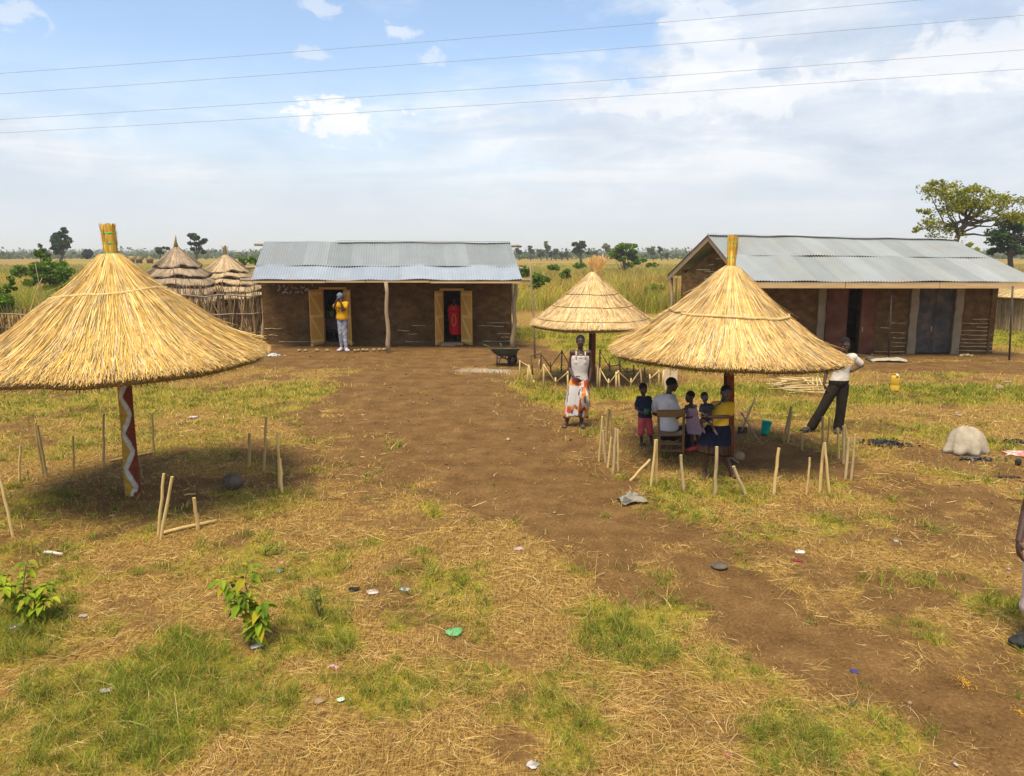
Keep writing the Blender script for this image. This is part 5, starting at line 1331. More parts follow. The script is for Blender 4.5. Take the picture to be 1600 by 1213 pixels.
pr.build('chest_print', DARK, p_.root)

# 9 woman in red inside the right shop door
bp = atd(711, 531.5, 26.42); bp.z = .07
p_ = Human('q', None, 1.62, {}, (-.1, -1, 0), 'barefoot woman in a long red dress with gold trim stepping through the right shop door', basepoint=bp)
for k, v in dict(head=(708.8, 468.5), neck=(709.2, 477.2), shL=(703.5, 480), shR=(715.3, 480), pel=(710, 503), hipL=(707, 505), hipR=(713, 505), knL=(706.5, 518, .0), knR=(714.5, 518, -.06), anL=(707, 530, .1), anR=(716, 530, -.10), elL=(701.8, 491.5), wrL=(702, 501.5, -.05), elR=(717.8, 491.5), wrR=(718.3, 501, -.05)).items():
    p_.j[k] = atd(v[0], v[1], bp.y + (v[2] if len(v) > 2 else 0)) - bp
p_.body({'L': ((0, -.2, -1), (.9, 0, 0)), 'R': ((0, -.2, -1), (-.9, 0, 0))}, {'L': (0, -1), 'R': (.3, -1)}, vox=.009); p_.hair(full=1.06)
p_.shirt(RED, .1, .55, .03, flare=1.6, vox=.011, name='bodice'); p_.skirt(RED, .66, Vector((.03, -.02, .21)), .20, .15, folds=5, amp=.08, infl=.03, name='dress')
tr = MB(); c, sd, fr = p_.frame(.97)
fv = Vector((0, -1, 0))
def onf(x, z): return Vector((p_.j['pel'].x + x, p_.j['pel'].y - .165 - .02 * (z < .9) , z))
tr.tube([onf(-.075, 1.27) + Vector((0, .05, 0)), onf(0, 1.10), onf(.075, 1.27) + Vector((0, .05, 0))], .012, 6)
tr.tube([onf(.07 * math.sin(a), .72 + .20 * math.cos(a)) for a in (2 * math.pi * k / 16 for k in range(17))], .012, 6)
tr.build('gold_trim', GOLDT, p_.root)

# 10 man cut by the right edge
p_ = Human('e', (1622, 1002), 1.74, dict(head=(1650, 694), neck=(1648, 723, .02), shL=(1624, 730, .02), shR=(1686, 730, .02), pel=(1644, 865), hipL=(1625, 880), hipR=(1664, 880), knL=(1617, 935, -.03), knR=(1668, 940, -.03), anL=(1612, 986), anR=(1672, 992, -.05),
     elL=(1603, 800, .03), wrL=(1592.5, 845, -.06), elR=(1702, 800, .03), wrR=(1704, 850, -.05)), (-.2, -1, 0), 'man at the right edge of the picture with one dark arm hanging beside pale trousers')
p_.body({'L': ((-.04, -.25, -1), (.9, -.1, 0)), 'R': ((.0, -.2, -1), (-.9, 0, 0))}, None, vox=.006, curl=(.35, .35)); p_.hair()
p_.shirt(fabric('striped_shirt', (.10, .07, .06), (.55, .50, .47), scale=9, stretch=(.2, .2, 2.5)), -.05, .52, .018, flare=1.35); p_.trousers(PALEP, 1.25, .030, .12, 1.7); shoes(p_, {'L': (-.9, -.45), 'R': (.2, -1)}, M['black'], .014)
# ------------------------------------------------------------------ bamboo stakes round the shelters
def stake(b, t_, label, group, m=None, r=None, lean=None):
    p = at(*b); q = atd(t_[0], t_[1], p.y + (random.uniform(-.03, .03) if lean is None else lean)); r = r or random.uniform(.014, .023); n = 5; v = q - p
    pts = [p - v.normalized() * .05] + [p.lerp(q, i / n) + Vector((random.uniform(-.006, .006), random.uniform(-.006, .006), 0)) * (0 < i < n) for i in range(1, n + 1)]
    rr = [r * (1.05 - .12 * i / n) * random.uniform(.95, 1.06) for i in range(n + 1)]
    o = MB().tube(pts, rr, 9).build('bamboo_stake', m or M['bamboo'], None, origin=p, auto=50)
    return tag(o, label, 'stake', group)
BAM2 = mat('darker_bamboo', [(.30, .20, .07), (.44, .31, .12), (.36, .25, .09)], 9, .6, .15, stretch=(1, 1, .35), spec=.3)  # darker copy of the bamboo, used on the rear stakes
BAM3 = mat('dull_bamboo', [(.33, .24, .12), (.50, .37, .19), (.27, .19, .09)], 9, .7, .3, stretch=(1, 1, .35), spec=.2)
GA, GB = 'bamboo stakes round the painted shelter', 'bamboo stakes round the right shelter'
for b, t_, lb in [
    ((30, 752), (32, 696), 'short stake farthest left behind the painted thatch post'),
    ((67, 741), (55, 661), 'taller left stake of the leaning pair under the left rim'),
    ((73, 744), (58, 664), 'right stake of the leaning pair under the left rim'),
    ((115, 734), (114, 681), 'short stake between the leaning pair and the painted post'),
    ((162, 728), (162, 647), 'tall upright stake just left of the painted post'),
    ((241, 709), (237, 646), 'thin stake behind the painted post, at the end of a fallen white pole'),
    ((390, 729), (390, 677), 'thin short stake behind the round stone under the left shelter'),
    ((412, 736), (416, 652), 'tallest stake behind the round stone under the left shelter'),
    ((437, 761), (434, 677), 'rear stake of the close pair right of the round stone'),
    ((441, 772), (438, 717), 'shorter front stake of the close pair right of the round stone'),
    ((248, 836), (256, 740), 'tall thick stake nearest the viewer in front of the painted post'),
    ((252, 841), (269, 745), 'slanting thin stake crossing the tall thick one in front'),
    ((309, 827), (303, 778), 'short stump of a stake above the fallen cane'),
    ((20, 837), (-1, 745), 'slanted stake cut by the left picture edge')]:
    stake(b, t_, lb, GA, BAM2 if b[1] < 745 else None)
for b, t_, lb in [
    ((936, 721), (941, 651), 'leftmost tall stake of the cluster left of the boy in navy'),
    ((946, 722), (942, 673), 'short stake beside the leftmost tall one left of the boy'),
    ((947, 689), (950, 638), 'rear left stake standing highest in the cluster by the boy'),
    ((955, 689), (953, 639), 'rear right stake touching its twin in the cluster by the boy'),
    ((950, 729), (955, 683), 'shortest stake in the front of the cluster by the boy'),
    ((958, 739), (962, 669), 'pale front stake of the cluster by the boy, nearest the viewer'),
    ((966, 734), (965, 671), 'rightmost stake of the cluster left of the boy'),
    ((986, 750), (1016, 718), 'fallen-over stake leaning far right before the wooden chair'),
    ((1017, 761), (1024, 687), 'slanted pale stake in front of the chair back'),
    ((1026, 758), (1026, 687), 'upright stake meeting the slanted one before the chair'),
    ((1069, 770), (1064, 711), 'single short stake in front of the chair right leg'),
    ((1117, 775), (1120, 698), 'thick stake directly before the skirt of the girl in yellow'),
    ((1165, 775), (1146, 729), 'thin leaning stake by the right foot of the girl in yellow'),
    ((1209, 773), (1217, 700), 'lone stake in the open front right of the girl in yellow'),
    ((1260, 772), (1265, 715), 'short upright stake between the lone stake and the crossed pair'),
    ((1281, 767), (1288, 693), 'left stake of the crossed pair at the front right'),
    ((1296, 770), (1289, 692), 'right stake of the crossed pair at the front right'),
    ((1321, 747), (1326, 684), 'left stake of the bright pair farthest right'),
    ((1330, 749), (1336, 679), 'right stake of the bright pair farthest right'),
    ((1318, 724), (1318, 666), 'upright dull stake just behind the bright right pair'),
    ((1325, 695), (1320, 664), 'short leaning stake right of the shoe of the man with hand on hip'),
    ((1310, 715), (1309, 669), 'stake hiding the right shoe of the man with hand on hip'),
    ((1285, 708), (1286, 651), 'tall stake before the outstretched leg of the man in dark trousers'),
    ((1293, 706), (1296, 651), 'tall stake between the legs of the man in dark trousers'),
    ((1253, 703), (1252, 677), 'short stump left of the man in dark trousers'),
    ((1225, 690), (1236, 635), 'left stick of the joined pair right of the turquoise bucket'),
    ((1231, 692), (1237, 635), 'right stick of the joined pair right of the turquoise bucket')]:
    stake(b, t_, lb, GB, BAM2 if b[1] < 712 else BAM3 if int(b[0]) % 3 == 1 else None, lean=0.02 if 'joined' in lb else None)
# fallen poles
def lying(a, b_, r, m, lb, nm='fallen_pole'):
    p, q = at(*a), at(*b_); p.z = q.z = r * .9
    o = MB().tube([p, p.lerp(q, .35) + Vector((0, 0, .006)), p.lerp(q, .7), q], [r, r * 1.05, r * .95, r * .85], 8).build(nm, m, None, origin=p); tag(o, lb, 'pole'); return o
lying((255, 835), (338, 816), .021, M['bamboo'], 'fallen cane lying across the foot of the short stump under the left shelter')
lying((173, 722), (240, 708), .018, M['bamboo'], 'pale pole lying on the ground behind the painted post')
lying((288, 775), (306, 773), .012, M['bamboo'], 'short bit of cane lying on the dark soil under the left shelter', 'cane_bit')
lying((70, 865), (98, 868), .016, mat('pale_stick', [(.55, .48, .36), (.66, .6, .5)], 9, .8, .1), 'short white stick lying behind the left leafy seedling', 'stick')
lying((1141, 717), (1154, 725), .018, M['old_wood'], 'short piece of wood beside the brown stone under the right shelter', 'wood_piece')

# ------------------------------------------------------------------ low zigzag fence round the middle shelter
zf = empty('zigzag_fence', at(924, 600), 'low ring of bamboo posts joined by zigzag canes round the middle shelter', 'fence'); o0 = zf.location.copy()
front = [((812.5, 593), (812.5, 563)), ((822, 605), (826, 570)), ((834, 606), (834, 594)), ((849, 611), (850, 569)), ((868, 611), (868, 590)), ((887, 615), (887, 580)), ((936.5, 608), (938, 575)), ((951.5, 611), (951, 592)), ((968, 612), (966, 579)), ((985.5, 606), (986, 591)), ((1002, 602), (1000, 577)), ((1016, 607), (1015, 585)), ((1029, 607), (1029, 578))]
back = [((833, 586), (829, 554)), ((845, 582), (845, 551)), ((861, 581), (860, 566)), ((877, 581), (878, 547)), ((893, 579), (892, 567)), ((937, 578), (937.5, 547)), ((952, 580), (952, 565)), ((969, 581), (968.5, 562)), ((981, 583), (980, 575)), ((991, 585), (990, 571)), ((1008, 587), (1007, 574))]
def zpost(b, t_, m, r=.02):
    p = at(*b); q = atd(t_[0], t_[1], p.y); MB().tube([p - Vector((0, 0, .05)) - o0, p.lerp(q, .5) + Vector((random.uniform(-.01, .01), 0, 0)) - o0, q - o0], [r, r, r * .9], 8).build('fence_post', m, zf); return p
for L_, m_ in ((front, M['bamboo']), (back, M['dark_cane'])):
    P_ = [zpost(b, t_, m_) for b, t_ in L_]
    for k, (a, b_) in enumerate(zip(L_[:-1], L_[1:])):
        if abs(a[0][0] - b_[0][0]) > 40: continue
        if m_ is M['bamboo'] and k in (5, 10): continue
        def top(i):
            (bb, tt_), p = L_[i], P_[i]; tall = bb[1] - tt_[1] > 23
            return atd(tt_[0], tt_[1] + (2 if tall else 8), p.y - .03)
        p, q = top(k) - o0, top(k + 1) - o0
        if (p - q).length < 1.3: MB().tube([p, p.lerp(q, .5), q], .013, 6).build('brace', m_, zf)
for b, t_, lb in (((933, 606), (934, 571), 0), ((1035, 609), (1037, 579), 0), ((827, 603), (827, 571), 0), ((963, 612), (963, 581), 0)): zpost(b, t_, M['bamboo'], .024)
for b, t_ in (((840, 576), (843, 562)),): zpost(b, t_, M['bamboo'], .014)
pb = at(1046, 607); mb = MB()
for dx in (-.09, .09): mb.beam(Vector((dx, 0, -.05)), Vector((dx + .01, .02, .44)), .15, .03, up=(0, 1, 0))
mb.beam((-.17, .035, .28), (.17, .035, .28), .07, .02, up=(0, 0, 1))
o = mb.build('plank_board', mat('pale_board', [(.52, .38, .24), (.64, .49, .33)], 4, .8, .1), None, smooth=False, origin=None); o.location = pb; tag(o, 'pale upright board standing in the ground behind the seated man', 'board')

# ------------------------------------------------------------------ wheelbarrow
wy = at(790, 571).y; wb = empty('wheelbarrow', at(790, 571), 'dark green metal wheelbarrow parked right of the mud shop', 'wheelbarrow'); w0 = wb.location.copy()
def wp(px, py, dy=0.0): return atd(px, py, wy + dy) - w0
wg = mat('green_metal', [(.022, .028, .022), (.055, .065, .05), (.09, .075, .05)], 5, .5, .1, spec=.4)
def rect(x0, x1, py, d0, d1): return [wp(x0, py, d0), wp((x0 + x1) / 2, py + .4, d0 - .02), wp(x1, py, d0), wp(x1, py, d1), wp((x0 + x1) / 2, py, d1 + .02), wp(x0, py, d1)]
tray = MB().loft([rect(780, 801, 557, -.14, .14), rect(772, 809, 549.5, -.27, .27), rect(768, 813, 545, -.33, .33), rect(768.6, 812.4, 544.6, -.32, .32), rect(772.6, 808.4, 549.2, -.26, .26), rect(780.6, 800.4, 555.6, -.13, .13)])
tray.build('tray', wg, wb, smooth=False)
MB().ball(wp(790, 549.5), (.24, .17, .05)).build('load', mat('pale_sand', [(.42, .36, .27), (.58, .52, .42)], 9, .95, .4), wb)
for d in (-.25, .25): MB().tube([wp(755 if d < 0 else 781, 538 if d < 0 else 536.5, d), wp(764 if d < 0 else 785, 542.5 if d < 0 else 543, d), wp(773, 552, d * .9), wp(785, 558.5, d * .6), wp(801, 565, d * .25)], .019, 8).build('handle', wg, wb)
for d in (-.22, .2):
    MB().tube([wp(776.5, 553, d), wp(776.5, 570.5, d)], .018, 7).build('leg', wg, wb); MB().tube([wp(783.5, 557, d), wp(778, 570.5, d)], .015, 7).build('leg', wg, wb)
    MB().tube([wp(777, 560, d), wp(791, 559, d * .6)], .014, 6).build('stay', wg, wb)
wc = wp(800.5, 566.2, -.05); wc.z = .165; R = Matrix.Rotation(math.radians(90), 3, 'X') @ Matrix.Rotation(0, 3, 'Z'); R = Matrix.Rotation(math.radians(38), 3, 'Z') @ R
whl = MB().lathe(wc, [(.085, -.032), (.145, -.042), (.165, -.022), (.168, 0), (.165, .022), (.145, .042), (.085, .032), (.085, -.032)], 26, cap=False, R=R).build('wheel', M['black'], wb)
MB().lathe(wc, [(.001, -.026), (.088, -.02), (.088, .02), (.001, .026)], 20, cap=False, R=R).build('rim', mat('rusty_rim', [(.12, .07, .045), (.22, .15, .10)], 9, .6, .2), whl)
MB().tube([wp(808, 549, .1), wp(803, 563, .05), wc + Vector((0, 0, .0))], .015, 6).build('stay', wg, wb); MB().tube([wp(808, 549, -.1), wp(806, 562, -.1), wc], .015, 6).build('stay', wg, wb)

# ------------------------------------------------------------------ containers, tools, stones
jb = at(1397.5, 611); jc = empty('jerrycan', jb, 'yellow plastic jerrycan standing on the grass right of the dark-trousered man', 'jerrycan', rz=math.radians(-27))
def rbox(z, hw, hd, c=.35, n=5):
    r = min(hw, hd) * c; pts = []
    for cx, cy, a0 in ((hw - r, hd - r, 0), (-hw + r, hd - r, 90), (-hw + r, -hd + r, 180), (hw - r, -hd + r, 270)):
        for k in range(n): a = math.radians(a0 + 90 * k / (n - 1)); pts.append(Vector((cx + r * math.cos(a), cy + r * math.sin(a), z)))
    return pts
yp = mat('yellow_plastic', [(.62, .36, .02), (.74, .47, .05)], 4, .45, .05, spec=.4, trans=.15)
MB().loft([rbox(0, .078, .075), rbox(.015, .092, .088), rbox(.13, .092, .088), rbox(.14, .088, .084), rbox(.15, .092, .088), rbox(.30, .092, .088), rbox(.335, .084, .08), rbox(.352, .06, .06)]).build('can', yp, jc, auto=40)
MB().tube([(-.055, .06, .335), (-.05, .05, .385), (.03, .0, .39), (.04, -.01, .34)], .018, 8).build('handle', yp, jc)
MB().lathe((.035, -.07, .335), [(.032, 0), (.032, .055), (.022, .058)], 16).build('cap', mat('pale_cap', [(.62, .55, .38), (.72, .66, .5)], 5, .5, 0), jc)
bb_ = at(1196, 679); mb = MB().lathe((0, 0, 0), [(.001, .004), (.058, .004), (.062, .0), (.066, .02), (.084, .225), (.088, .23), (.083, .228), (.062, .02), (.001, .014)], 26, cap=False, R=Matrix.Rotation(math.radians(9), 3, 'Y'))
o = mb.build('bucket', mat('turquoise_plastic', [(.0, .36, .30), (.01, .46, .38)], 4, .35, 0, spec=.5, trans=.1), None); o.location = bb_ + Vector((-.02, 0, .008)); tag(o, 'small turquoise plastic bucket tilted on the grass', 'bucket')
hb_ = at(1160, 678); ho = empty('hoe', hb_, 'hoe with a black blade and long handle behind the girl in yellow', 'hoe')
def hp(px, py, dy=0): return atd(px, py, hb_.y + dy) - hb_
MB().tube([hp(1157, 678), hp(1166, 655, .1), hp(1180, 623, .28)], [.015, .016, .014], 8).build('handle', M['old_wood'], ho)
MB().loft([[hp(1152, 678, -.02), hp(1168, 677, -.02), hp(1168, 677, .0), hp(1152, 678, .0)], [hp(1153, 667, .05), hp(1167, 668, .05), hp(1167, 668, .07), hp(1153, 667, .07)]]).build('blade', M['black'], ho, smooth=False)
sb = at(1184, 688); o = MB().tube([at(1184, 688) - sb, atd(1171, 665, sb.y + .1) - sb, atd(1158, 645, sb.y + .22) - sb], [.013, .014, .015], 8).build('walking_stick', M['grey_wood'], None); o.location = sb; tag(o, 'dark stick crossing the hoe handle left of the turquoise bucket', 'stick')

def stone(px, py, w_, h_, lb, m, seed, group=None, nm='stone', d=None):
    p = at(px, py); k = mpp(p.y); r = (w_ * k / 2, (d or w_ * .8) * k / 2, h_ * k / 2 * 1.15)
    mb = MB().rock((0, 0, 0), r, 12, seed, .07); o = mb.build(nm, m, None, auto=45); s_ = o.modifiers.new('round', 'SUBSURF'); s_.levels = s_.render_levels = 2
    o.location = p + Vector((0, r[1] * .5, r[2] * .70)); tag(o, lb, 'stone', group)
stone(362, 765, 36, 27, 'large round grey stone in the shade under the left shelter', M['grey_stone'], 4)
stone(1156, 720, 20, 15, 'brown stone under the right shelter beside the girl in yellow', M['stone'], 6)
stone(1126, 890, 30, 8, 'flat grey stone slab at the edge of the bare path', M['grey_stone'], 8, d=30)
stone(1333, 1103, 12, 8, 'dark grey pebble in the middle of the path', M['grey_stone'], 9)
stone(1562, 610, 16, 9, 'brown stone on the grass near the right picture edge', M['stone'], 10)
stone(1360, 563, 15, 6, 'dark flat stone at the foot of the open metal door', M['grey_stone'], 11)
stone(497, 1101, 22, 9, 'tan clod of earth in the near grass beside the pale green scrap', M['stone'], 12)
stone(1422, 1102, 9, 7, 'small orange brown pebble on the path right of the dark grey one', M['stone'], 13)
stone(1592, 727, 11, 11, 'black round stone beside the red and white cloth', M['black'], 14)
stone(1107, 1133, 11, 7, 'brown pebble in the dry grass left of the path', M['stone'], 15)
VST = mat('veranda_stone', [(.22, .14, .07), (.34, .23, .11)], 9, .9, .4)
G_ = 'stones edging the shop veranda'
for k, (a, b_, wd_) in enumerate(((467, 550, 7), (477, 550, 7), (495, 549.5, 8), (488, 542.5, 6), (511, 549.8, 8), (554.5, 550, 7), (560, 549.5, 6), (567, 549, 8), (573, 549.2, 7), (584, 549, 8), (592.5, 548.6, 7), (599.5, 548.4, 8), (550, 538.5, 7))):
    nm_ = ['first stone from the left in the veranda row', 'second stone from the left in the veranda row', 'third stone from the left in the veranda row', 'lone stone set back below the left door leaf', 'stone in the veranda row just left of the man in yellow', 'stone in the veranda row right beside the trainers of the man in yellow',
           'second stone right of the man in yellow in the veranda row', 'third stone right of the man in yellow in the veranda row', 'fourth stone right of the man in yellow in the veranda row', 'fifth stone right of the man in yellow in the veranda row', 'next to last stone before the crooked middle post', 'last stone in the row touching the crooked middle post', 'flat stone wedged under the right leaf of the left door'][k]
    stone(a, b_, wd_, 4.5, nm_, VST, 30 + k, G_)

# ------------------------------------------------------------------ cloths, sacks, heaps
def crumple(p, wx, wy_, h_, col, seed, nm, lb, cat, rz=0.0, n=9, m=None, th=.004, two=None, drape=0.0):
    """small crumpled sheet with thickness, lying on the ground"""
    us = np.linspace(-1, 1, n); U, Vv = np.meshgrid(us, us); r2 = np.random.default_rng(seed)
    edge = 1 + .25 * (fbm(U * 1.3 + seed, Vv * 1.3, seed, 2) - .5) * 2
    Xx = U * wx / 2 * edge * np.sqrt(1 - .25 * Vv ** 2); Yy = Vv * wy_ / 2 * edge * np.sqrt(1 - .25 * U ** 2)
    Zz = h_ * (np.abs(fbm(U * 1.8 + 5, Vv * 1.8 + seed, seed, 3) - .5) * 2.4) * (1 - .6 * np.maximum(np.abs(U), np.abs(Vv)) ** 3) + drape * (1 - (U ** 2 + Vv ** 2) / 2) + .006
    c, s_ = math.cos(rz), math.sin(rz); T = np.stack([Xx * c - Yy * s_, Xx * s_ + Yy * c, Zz], -1).reshape(-1, 3); B_ = T.copy(); B_[:, 2] -= th
    ii = (np.arange(n - 1) * n)[:, None] + np.arange(n - 1)[None, :]; Q = np.stack([ii, ii + 1, ii + n + 1, ii + n], -1).reshape(-1, 4); N_ = n * n
    rim = [(k, k + 1) for k in range(n - 1)] + [(n - 1 + k * n, n - 1 + (k + 1) * n) for k in range(n - 1)] + [(N_ - 1 - k, N_ - 2 - k) for k in range(n - 1)] + [((n - 1 - k) * n, (n - 2 - k) * n) for k in range(n - 1)]
    Rq = np.array([(b_, a, a + N_, b_ + N_) for a, b_ in rim])
    C_ = np.ones((N_, 3)) * np.array(col)
    if two is not None:
        k = (fbm(U * 1.5 + 3 * seed, Vv * 1.5, seed + 4, 2).ravel() > .5); C_[k] = two
    C_ = np.concatenate([C_, C_ * .9])
    o = np_mesh(nm, np.concatenate([T, B_]), np.concatenate([Q, Q[:, ::-1] + N_, Rq]), C_, m or M['cloth'], None, smooth=True)
    o.location = p; tag(o, lb, cat); return o
def litter(px, py, wpx, hpx, col, seed, lb, two=None, rz=0.0, nm='litter', cat='litter', h_=.02):
    p = at(px, py); k = mpp(p.y) * .86; return crumple(p, wpx * k, hpx * k * 1.9, h_, col, seed, nm, lb, cat, rz, 7, None, .003, two)
W_ = (.36, .345, .33); R_ = (.32, .055, .06)
for a in ((302, 652, 15, 5, (.55, .50, .58), 1, 'pale lilac scrap of paper on bare soil behind the left shelter', None, .2), (487, 580, 12, 5, W_, 2, 'black and white scrap on the yard before the shop', (.03, .03, .03), 0), (437, 893, 13, 7, W_, 3, 'white strip of plastic above the tall leafy seedling', (.2, .25, .4), -.7),
          (402, 1010, 24, 8, (.60, .62, .62), 4, 'crumpled white wrapper at the foot of the middle seedling', None, .6), (165, 1080, 26, 7, (.62, .58, .56), 5, 'pinkish white paper in the thick green grass', (.6, .35, .36), .3), (25, 980, 28, 11, (.62, .58, .6), 6, 'white and red wrapper below the left seedling', R_, .5),
          (130, 963, 15, 6, W_, 7, 'small white scrap right of the left seedling', None, 0), (522, 1043, 25, 10, (.62, .5, .52), 8, 'red and white torn wrapper in the near dry grass', R_, -.6), (533, 1094, 15, 7, (.45, .60, .42), 9, 'pale green scrap near the tan clod', None, .6),
          (810, 858, 20, 7, (.60, .30, .36), 10, 'pink and white wrapper near the edge of the bare path', W_, .5), (553, 921, 20, 7, (.02, .02, .025), 11, 'black bit of plastic in the dry grass', None, 0), (582, 926, 22, 11, (.36, .29, .24), 12, 'grey brown crumpled bag beside the black plastic', (.5, .42, .38), .4),
          (632, 922, 20, 6, W_, 13, 'thin white paper right of the crumpled brown bag', (.4, .45, .55), -.3), (1250, 863, 18, 8, (.62, .62, .60), 14, 'white crumpled paper right of the path', None, -.3), (1247, 877, 18, 6, (.22, .03, .045), 15, 'dark red scrap just below the white crumpled paper', None, 0),
          (1335, 1050, 15, 7, (.05, .05, .18), 16, 'dark blue scrap on the bare path', None, -.4), (1400, 846, 9, 5, W_, 17, 'tiny white scrap on dry grass right of the path', None, 0), (832, 1196, 24, 12, (.58, .48, .46), 18, 'pinkish white torn scrap at the bottom edge', W_, -.6),
          (1498, 649, 11, 5, W_, 19, 'white scrap on the grass above the covered mound', None, 0), (1575, 597, 10, 4, W_, 20, 'white scrap at the edge of the right house forecourt', None, 0), (1137, 1181, 9, 6, (.45, .14, .12), 21, 'red scrap at the bottom in the dry grass', None, 0),
          (1493, 1196, 8, 6, (.5, .4, .38), 22, 'pale scrap at the bottom edge on the path', None, 0), (1576, 890, 6, 4, W_, 23, 'tiny white crumb in the grass left of the standing man at right', None, 0), (440, 880, 8, 4, (.5, .2, .18), 24, 'tiny faded red scrap above the white plastic strip', None, 0)):
    litter(*a)
p = at(708, 988); k = mpp(p.y); lf = MB(); n = 14
ring = [Vector((math.cos(a) * 13 * k * (1 + .25 * math.cos(a)), math.sin(a) * 15 * k, .015 + .01 * math.sin(2 * a))) for a in (2 * math.pi * q / n for q in range(n))]
lf.loft([[v - Vector((0, 0, .005)) for v in ring], ring, [v * .5 + Vector((0, 0, .012)) for v in ring]])
o = lf.build('green_plastic', mat('green_scrap', [(.10, .30, .10), (.16, .40, .16)], 9, .5, .1), None); o.location = p; o.rotation_euler = (0, 0, -.6); tag(o, 'flat leaf-shaped green plastic piece in the dry grass', 'litter')
p = at(976, 789); cl = crumple(p + Vector((.10, .14, 0)), .34, .30, .09, (.25, .215, .165), 31, 'rag', 'crumpled grey and black rag on the bare path', 'rag', .3, 17, None, .006, (.10, .09, .08), .05)
p = at(1588, 712); crumple(p + Vector((.12, .1, 0)), .42, .36, .02, (.62, .48, .46), 33, 'printed_cloth', 'red and white cloth spread on the ground at the right edge', 'cloth', .1, 13, None, .005, (.55, .20, .17))
p = at(1391, 566); crumple(p + Vector((0, .12, 0)), 1.0, .26, .09, (.36, .32, .25), 35, 'sack', 'dirty white sack lying along the wall of the gabled house', 'sack', -.12, 15, None, .008, None, .07)
# cloth-covered mound
p = at(1520, 712); k = mpp(p.y); n, kk = 48, 12; rings = []
for i in range(kk + 1):
    f = i / kk; ring = []
    for a in (2 * math.pi * q / n for q in range(n)):
        r = math.sin(f * math.pi / 2) ** .95; fo = 1 + .55 * f ** 2 * (float(fbm(np.array([math.cos(a) * 1.7 + 9]), np.array([math.sin(a) * 1.7 + f * 1.2 + 4]), 3, 4)[0]) - .5) + .22 * f * (float(fbm(np.array([math.cos(a) * 5 + 9]), np.array([math.sin(a) * 5 + f * .6]), 13, 3)[0]) - .5) + .6 * max(0, f - .82) * math.sin(8 * a + 1) + .9 * max(0, f - .8) * max(0, math.cos(a - 3.5)) ** 4
        x = r * 33 * k * fo * math.cos(a) * (1 + .10 * math.cos(a)); y = r * .26 * fo * math.sin(a); z = .385 * (math.cos(f * math.pi / 2) ** .95) * (1 + .30 * (float(fbm(np.array([math.cos(a) * f * 2.2 + 5]), np.array([math.sin(a) * f * 2.2 + 1]), 8, 3)[0]) - .5)) + .006 + .02 * max(0, math.sin(9 * a)) * f
        ring.append(Vector((x - .03 * (1 - f), y, z)))
    rings.append(ring)
rings[0] = [v * .6 + rings[0][0] * .0 for v in rings[0]]
mo = MB().loft(rings[::-1]); o = mo.build('covered_mound', fabric('sackcloth', (.27, .215, .145), (.46, .385, .285), scale=7), None); o.location = p + Vector((0, .22, 0)); tag(o, 'beige sackcloth draped over a low mound', 'cloth')
def heap(px, py, wpx, dpx_m, n, size, cols, nm, hmax, seed):
    p = at(px, py); k = mpp(p.y); r2 = np.random.default_rng(seed); mb = MB()
    for _ in range(n):
        a = r2.uniform(0, 6.28); q = abs(r2.normal(0, .45)); x, y = math.cos(a) * q * wpx * k / 2, math.sin(a) * q * dpx_m; s_ = size * r2.uniform(.5, 1.3)
        mb.paint(cols[int(r2.integers(0, len(cols)))]).rock((x, y, s_ * .4 + hmax * max(0, 1 - q * 1.4) * r2.random()), (s_, s_ * r2.uniform(.5, 1), s_ * .6), 6, int(r2.integers(0, 9999)), .3)
    o = mb.build(nm, M['plain'], None, smooth=False); o.location = p; tag(o, kind='stuff'); return o
BK = [(.014, .014, .016), (.03, .03, .033), (.008, .008, .009), (.05, .05, .055)]
heap(1382, 693, 92, .30, 420, .020, BK, 'charcoal', .03, 1); heap(1525, 718, 80, .12, 170, .020, BK + [(.2, .18, .16)], 'charcoal', .02, 2); heap(1590, 692, 44, .13, 150, .024, BK, 'charcoal', .05, 3); heap(1570, 746, 70, .05, 90, .014, BK + [(.09, .06, .04)], 'charcoal', .01, 7)
heap(428, 556, 30, .22, 120, .03, [(.5, .48, .44), (.40, .37, .32), (.6, .58, .55)], 'rubble', .06, 4)
heap(1512, 557, 26, .14, 26, .05, [(.40, .27, .13), (.30, .2, .1), (.5, .36, .2)], 'wood_chips', .05, 5)
heap(1508, 1066, 46, .16, 150, .0045, [(.50, .27, .03), (.42, .21, .02)], 'spilled_grain', .0, 6); heap(1592, 1112, 26, .12, 70, .0045, [(.50, .27, .03), (.44, .21, .02)], 'spilled_grain', .0, 8)
# heap of cut canes
p = at(1256, 612); mb = MB(); r2 = random.Random(3)
for q in range(150):
    L = r2.uniform(.5, 1.05); a = r2.gauss(0, .22); c = Vector((r2.gauss(0, .16), r2.gauss(.28, .20), r2.uniform(.02, .26) * math.exp(-abs(r2.gauss(0, .4))))); d = Vector((math.cos(a), math.sin(a) * .8, r2.gauss(0, .05))) * L / 2
    a_, b_ = c - d, c + d; a_.z = max(a_.z, .012); b_.z = max(b_.z, .012)
    mb.paint(r2.choice([(.48, .32, .11), (.60, .44, .19), (.38, .24, .08), (.66, .52, .28)])).tube([a_, c, b_], [.010, .012, .009], 5)
for x0, x1, z1 in ((.22, .16, .02), (.30, .28, .03), (.36, .40, .02), (-.05, .48, .015), (.0, .2, .02)):
    mb.paint((.62, .47, .22)).tube([(x0, .1, .30), ((x0 + x1) / 2, .0, .17), (x1, -.14, z1)], .012, 6)
o = mb.build('cane_heap', M['plain'], None); o.location = p; tag(o, kind='stuff')

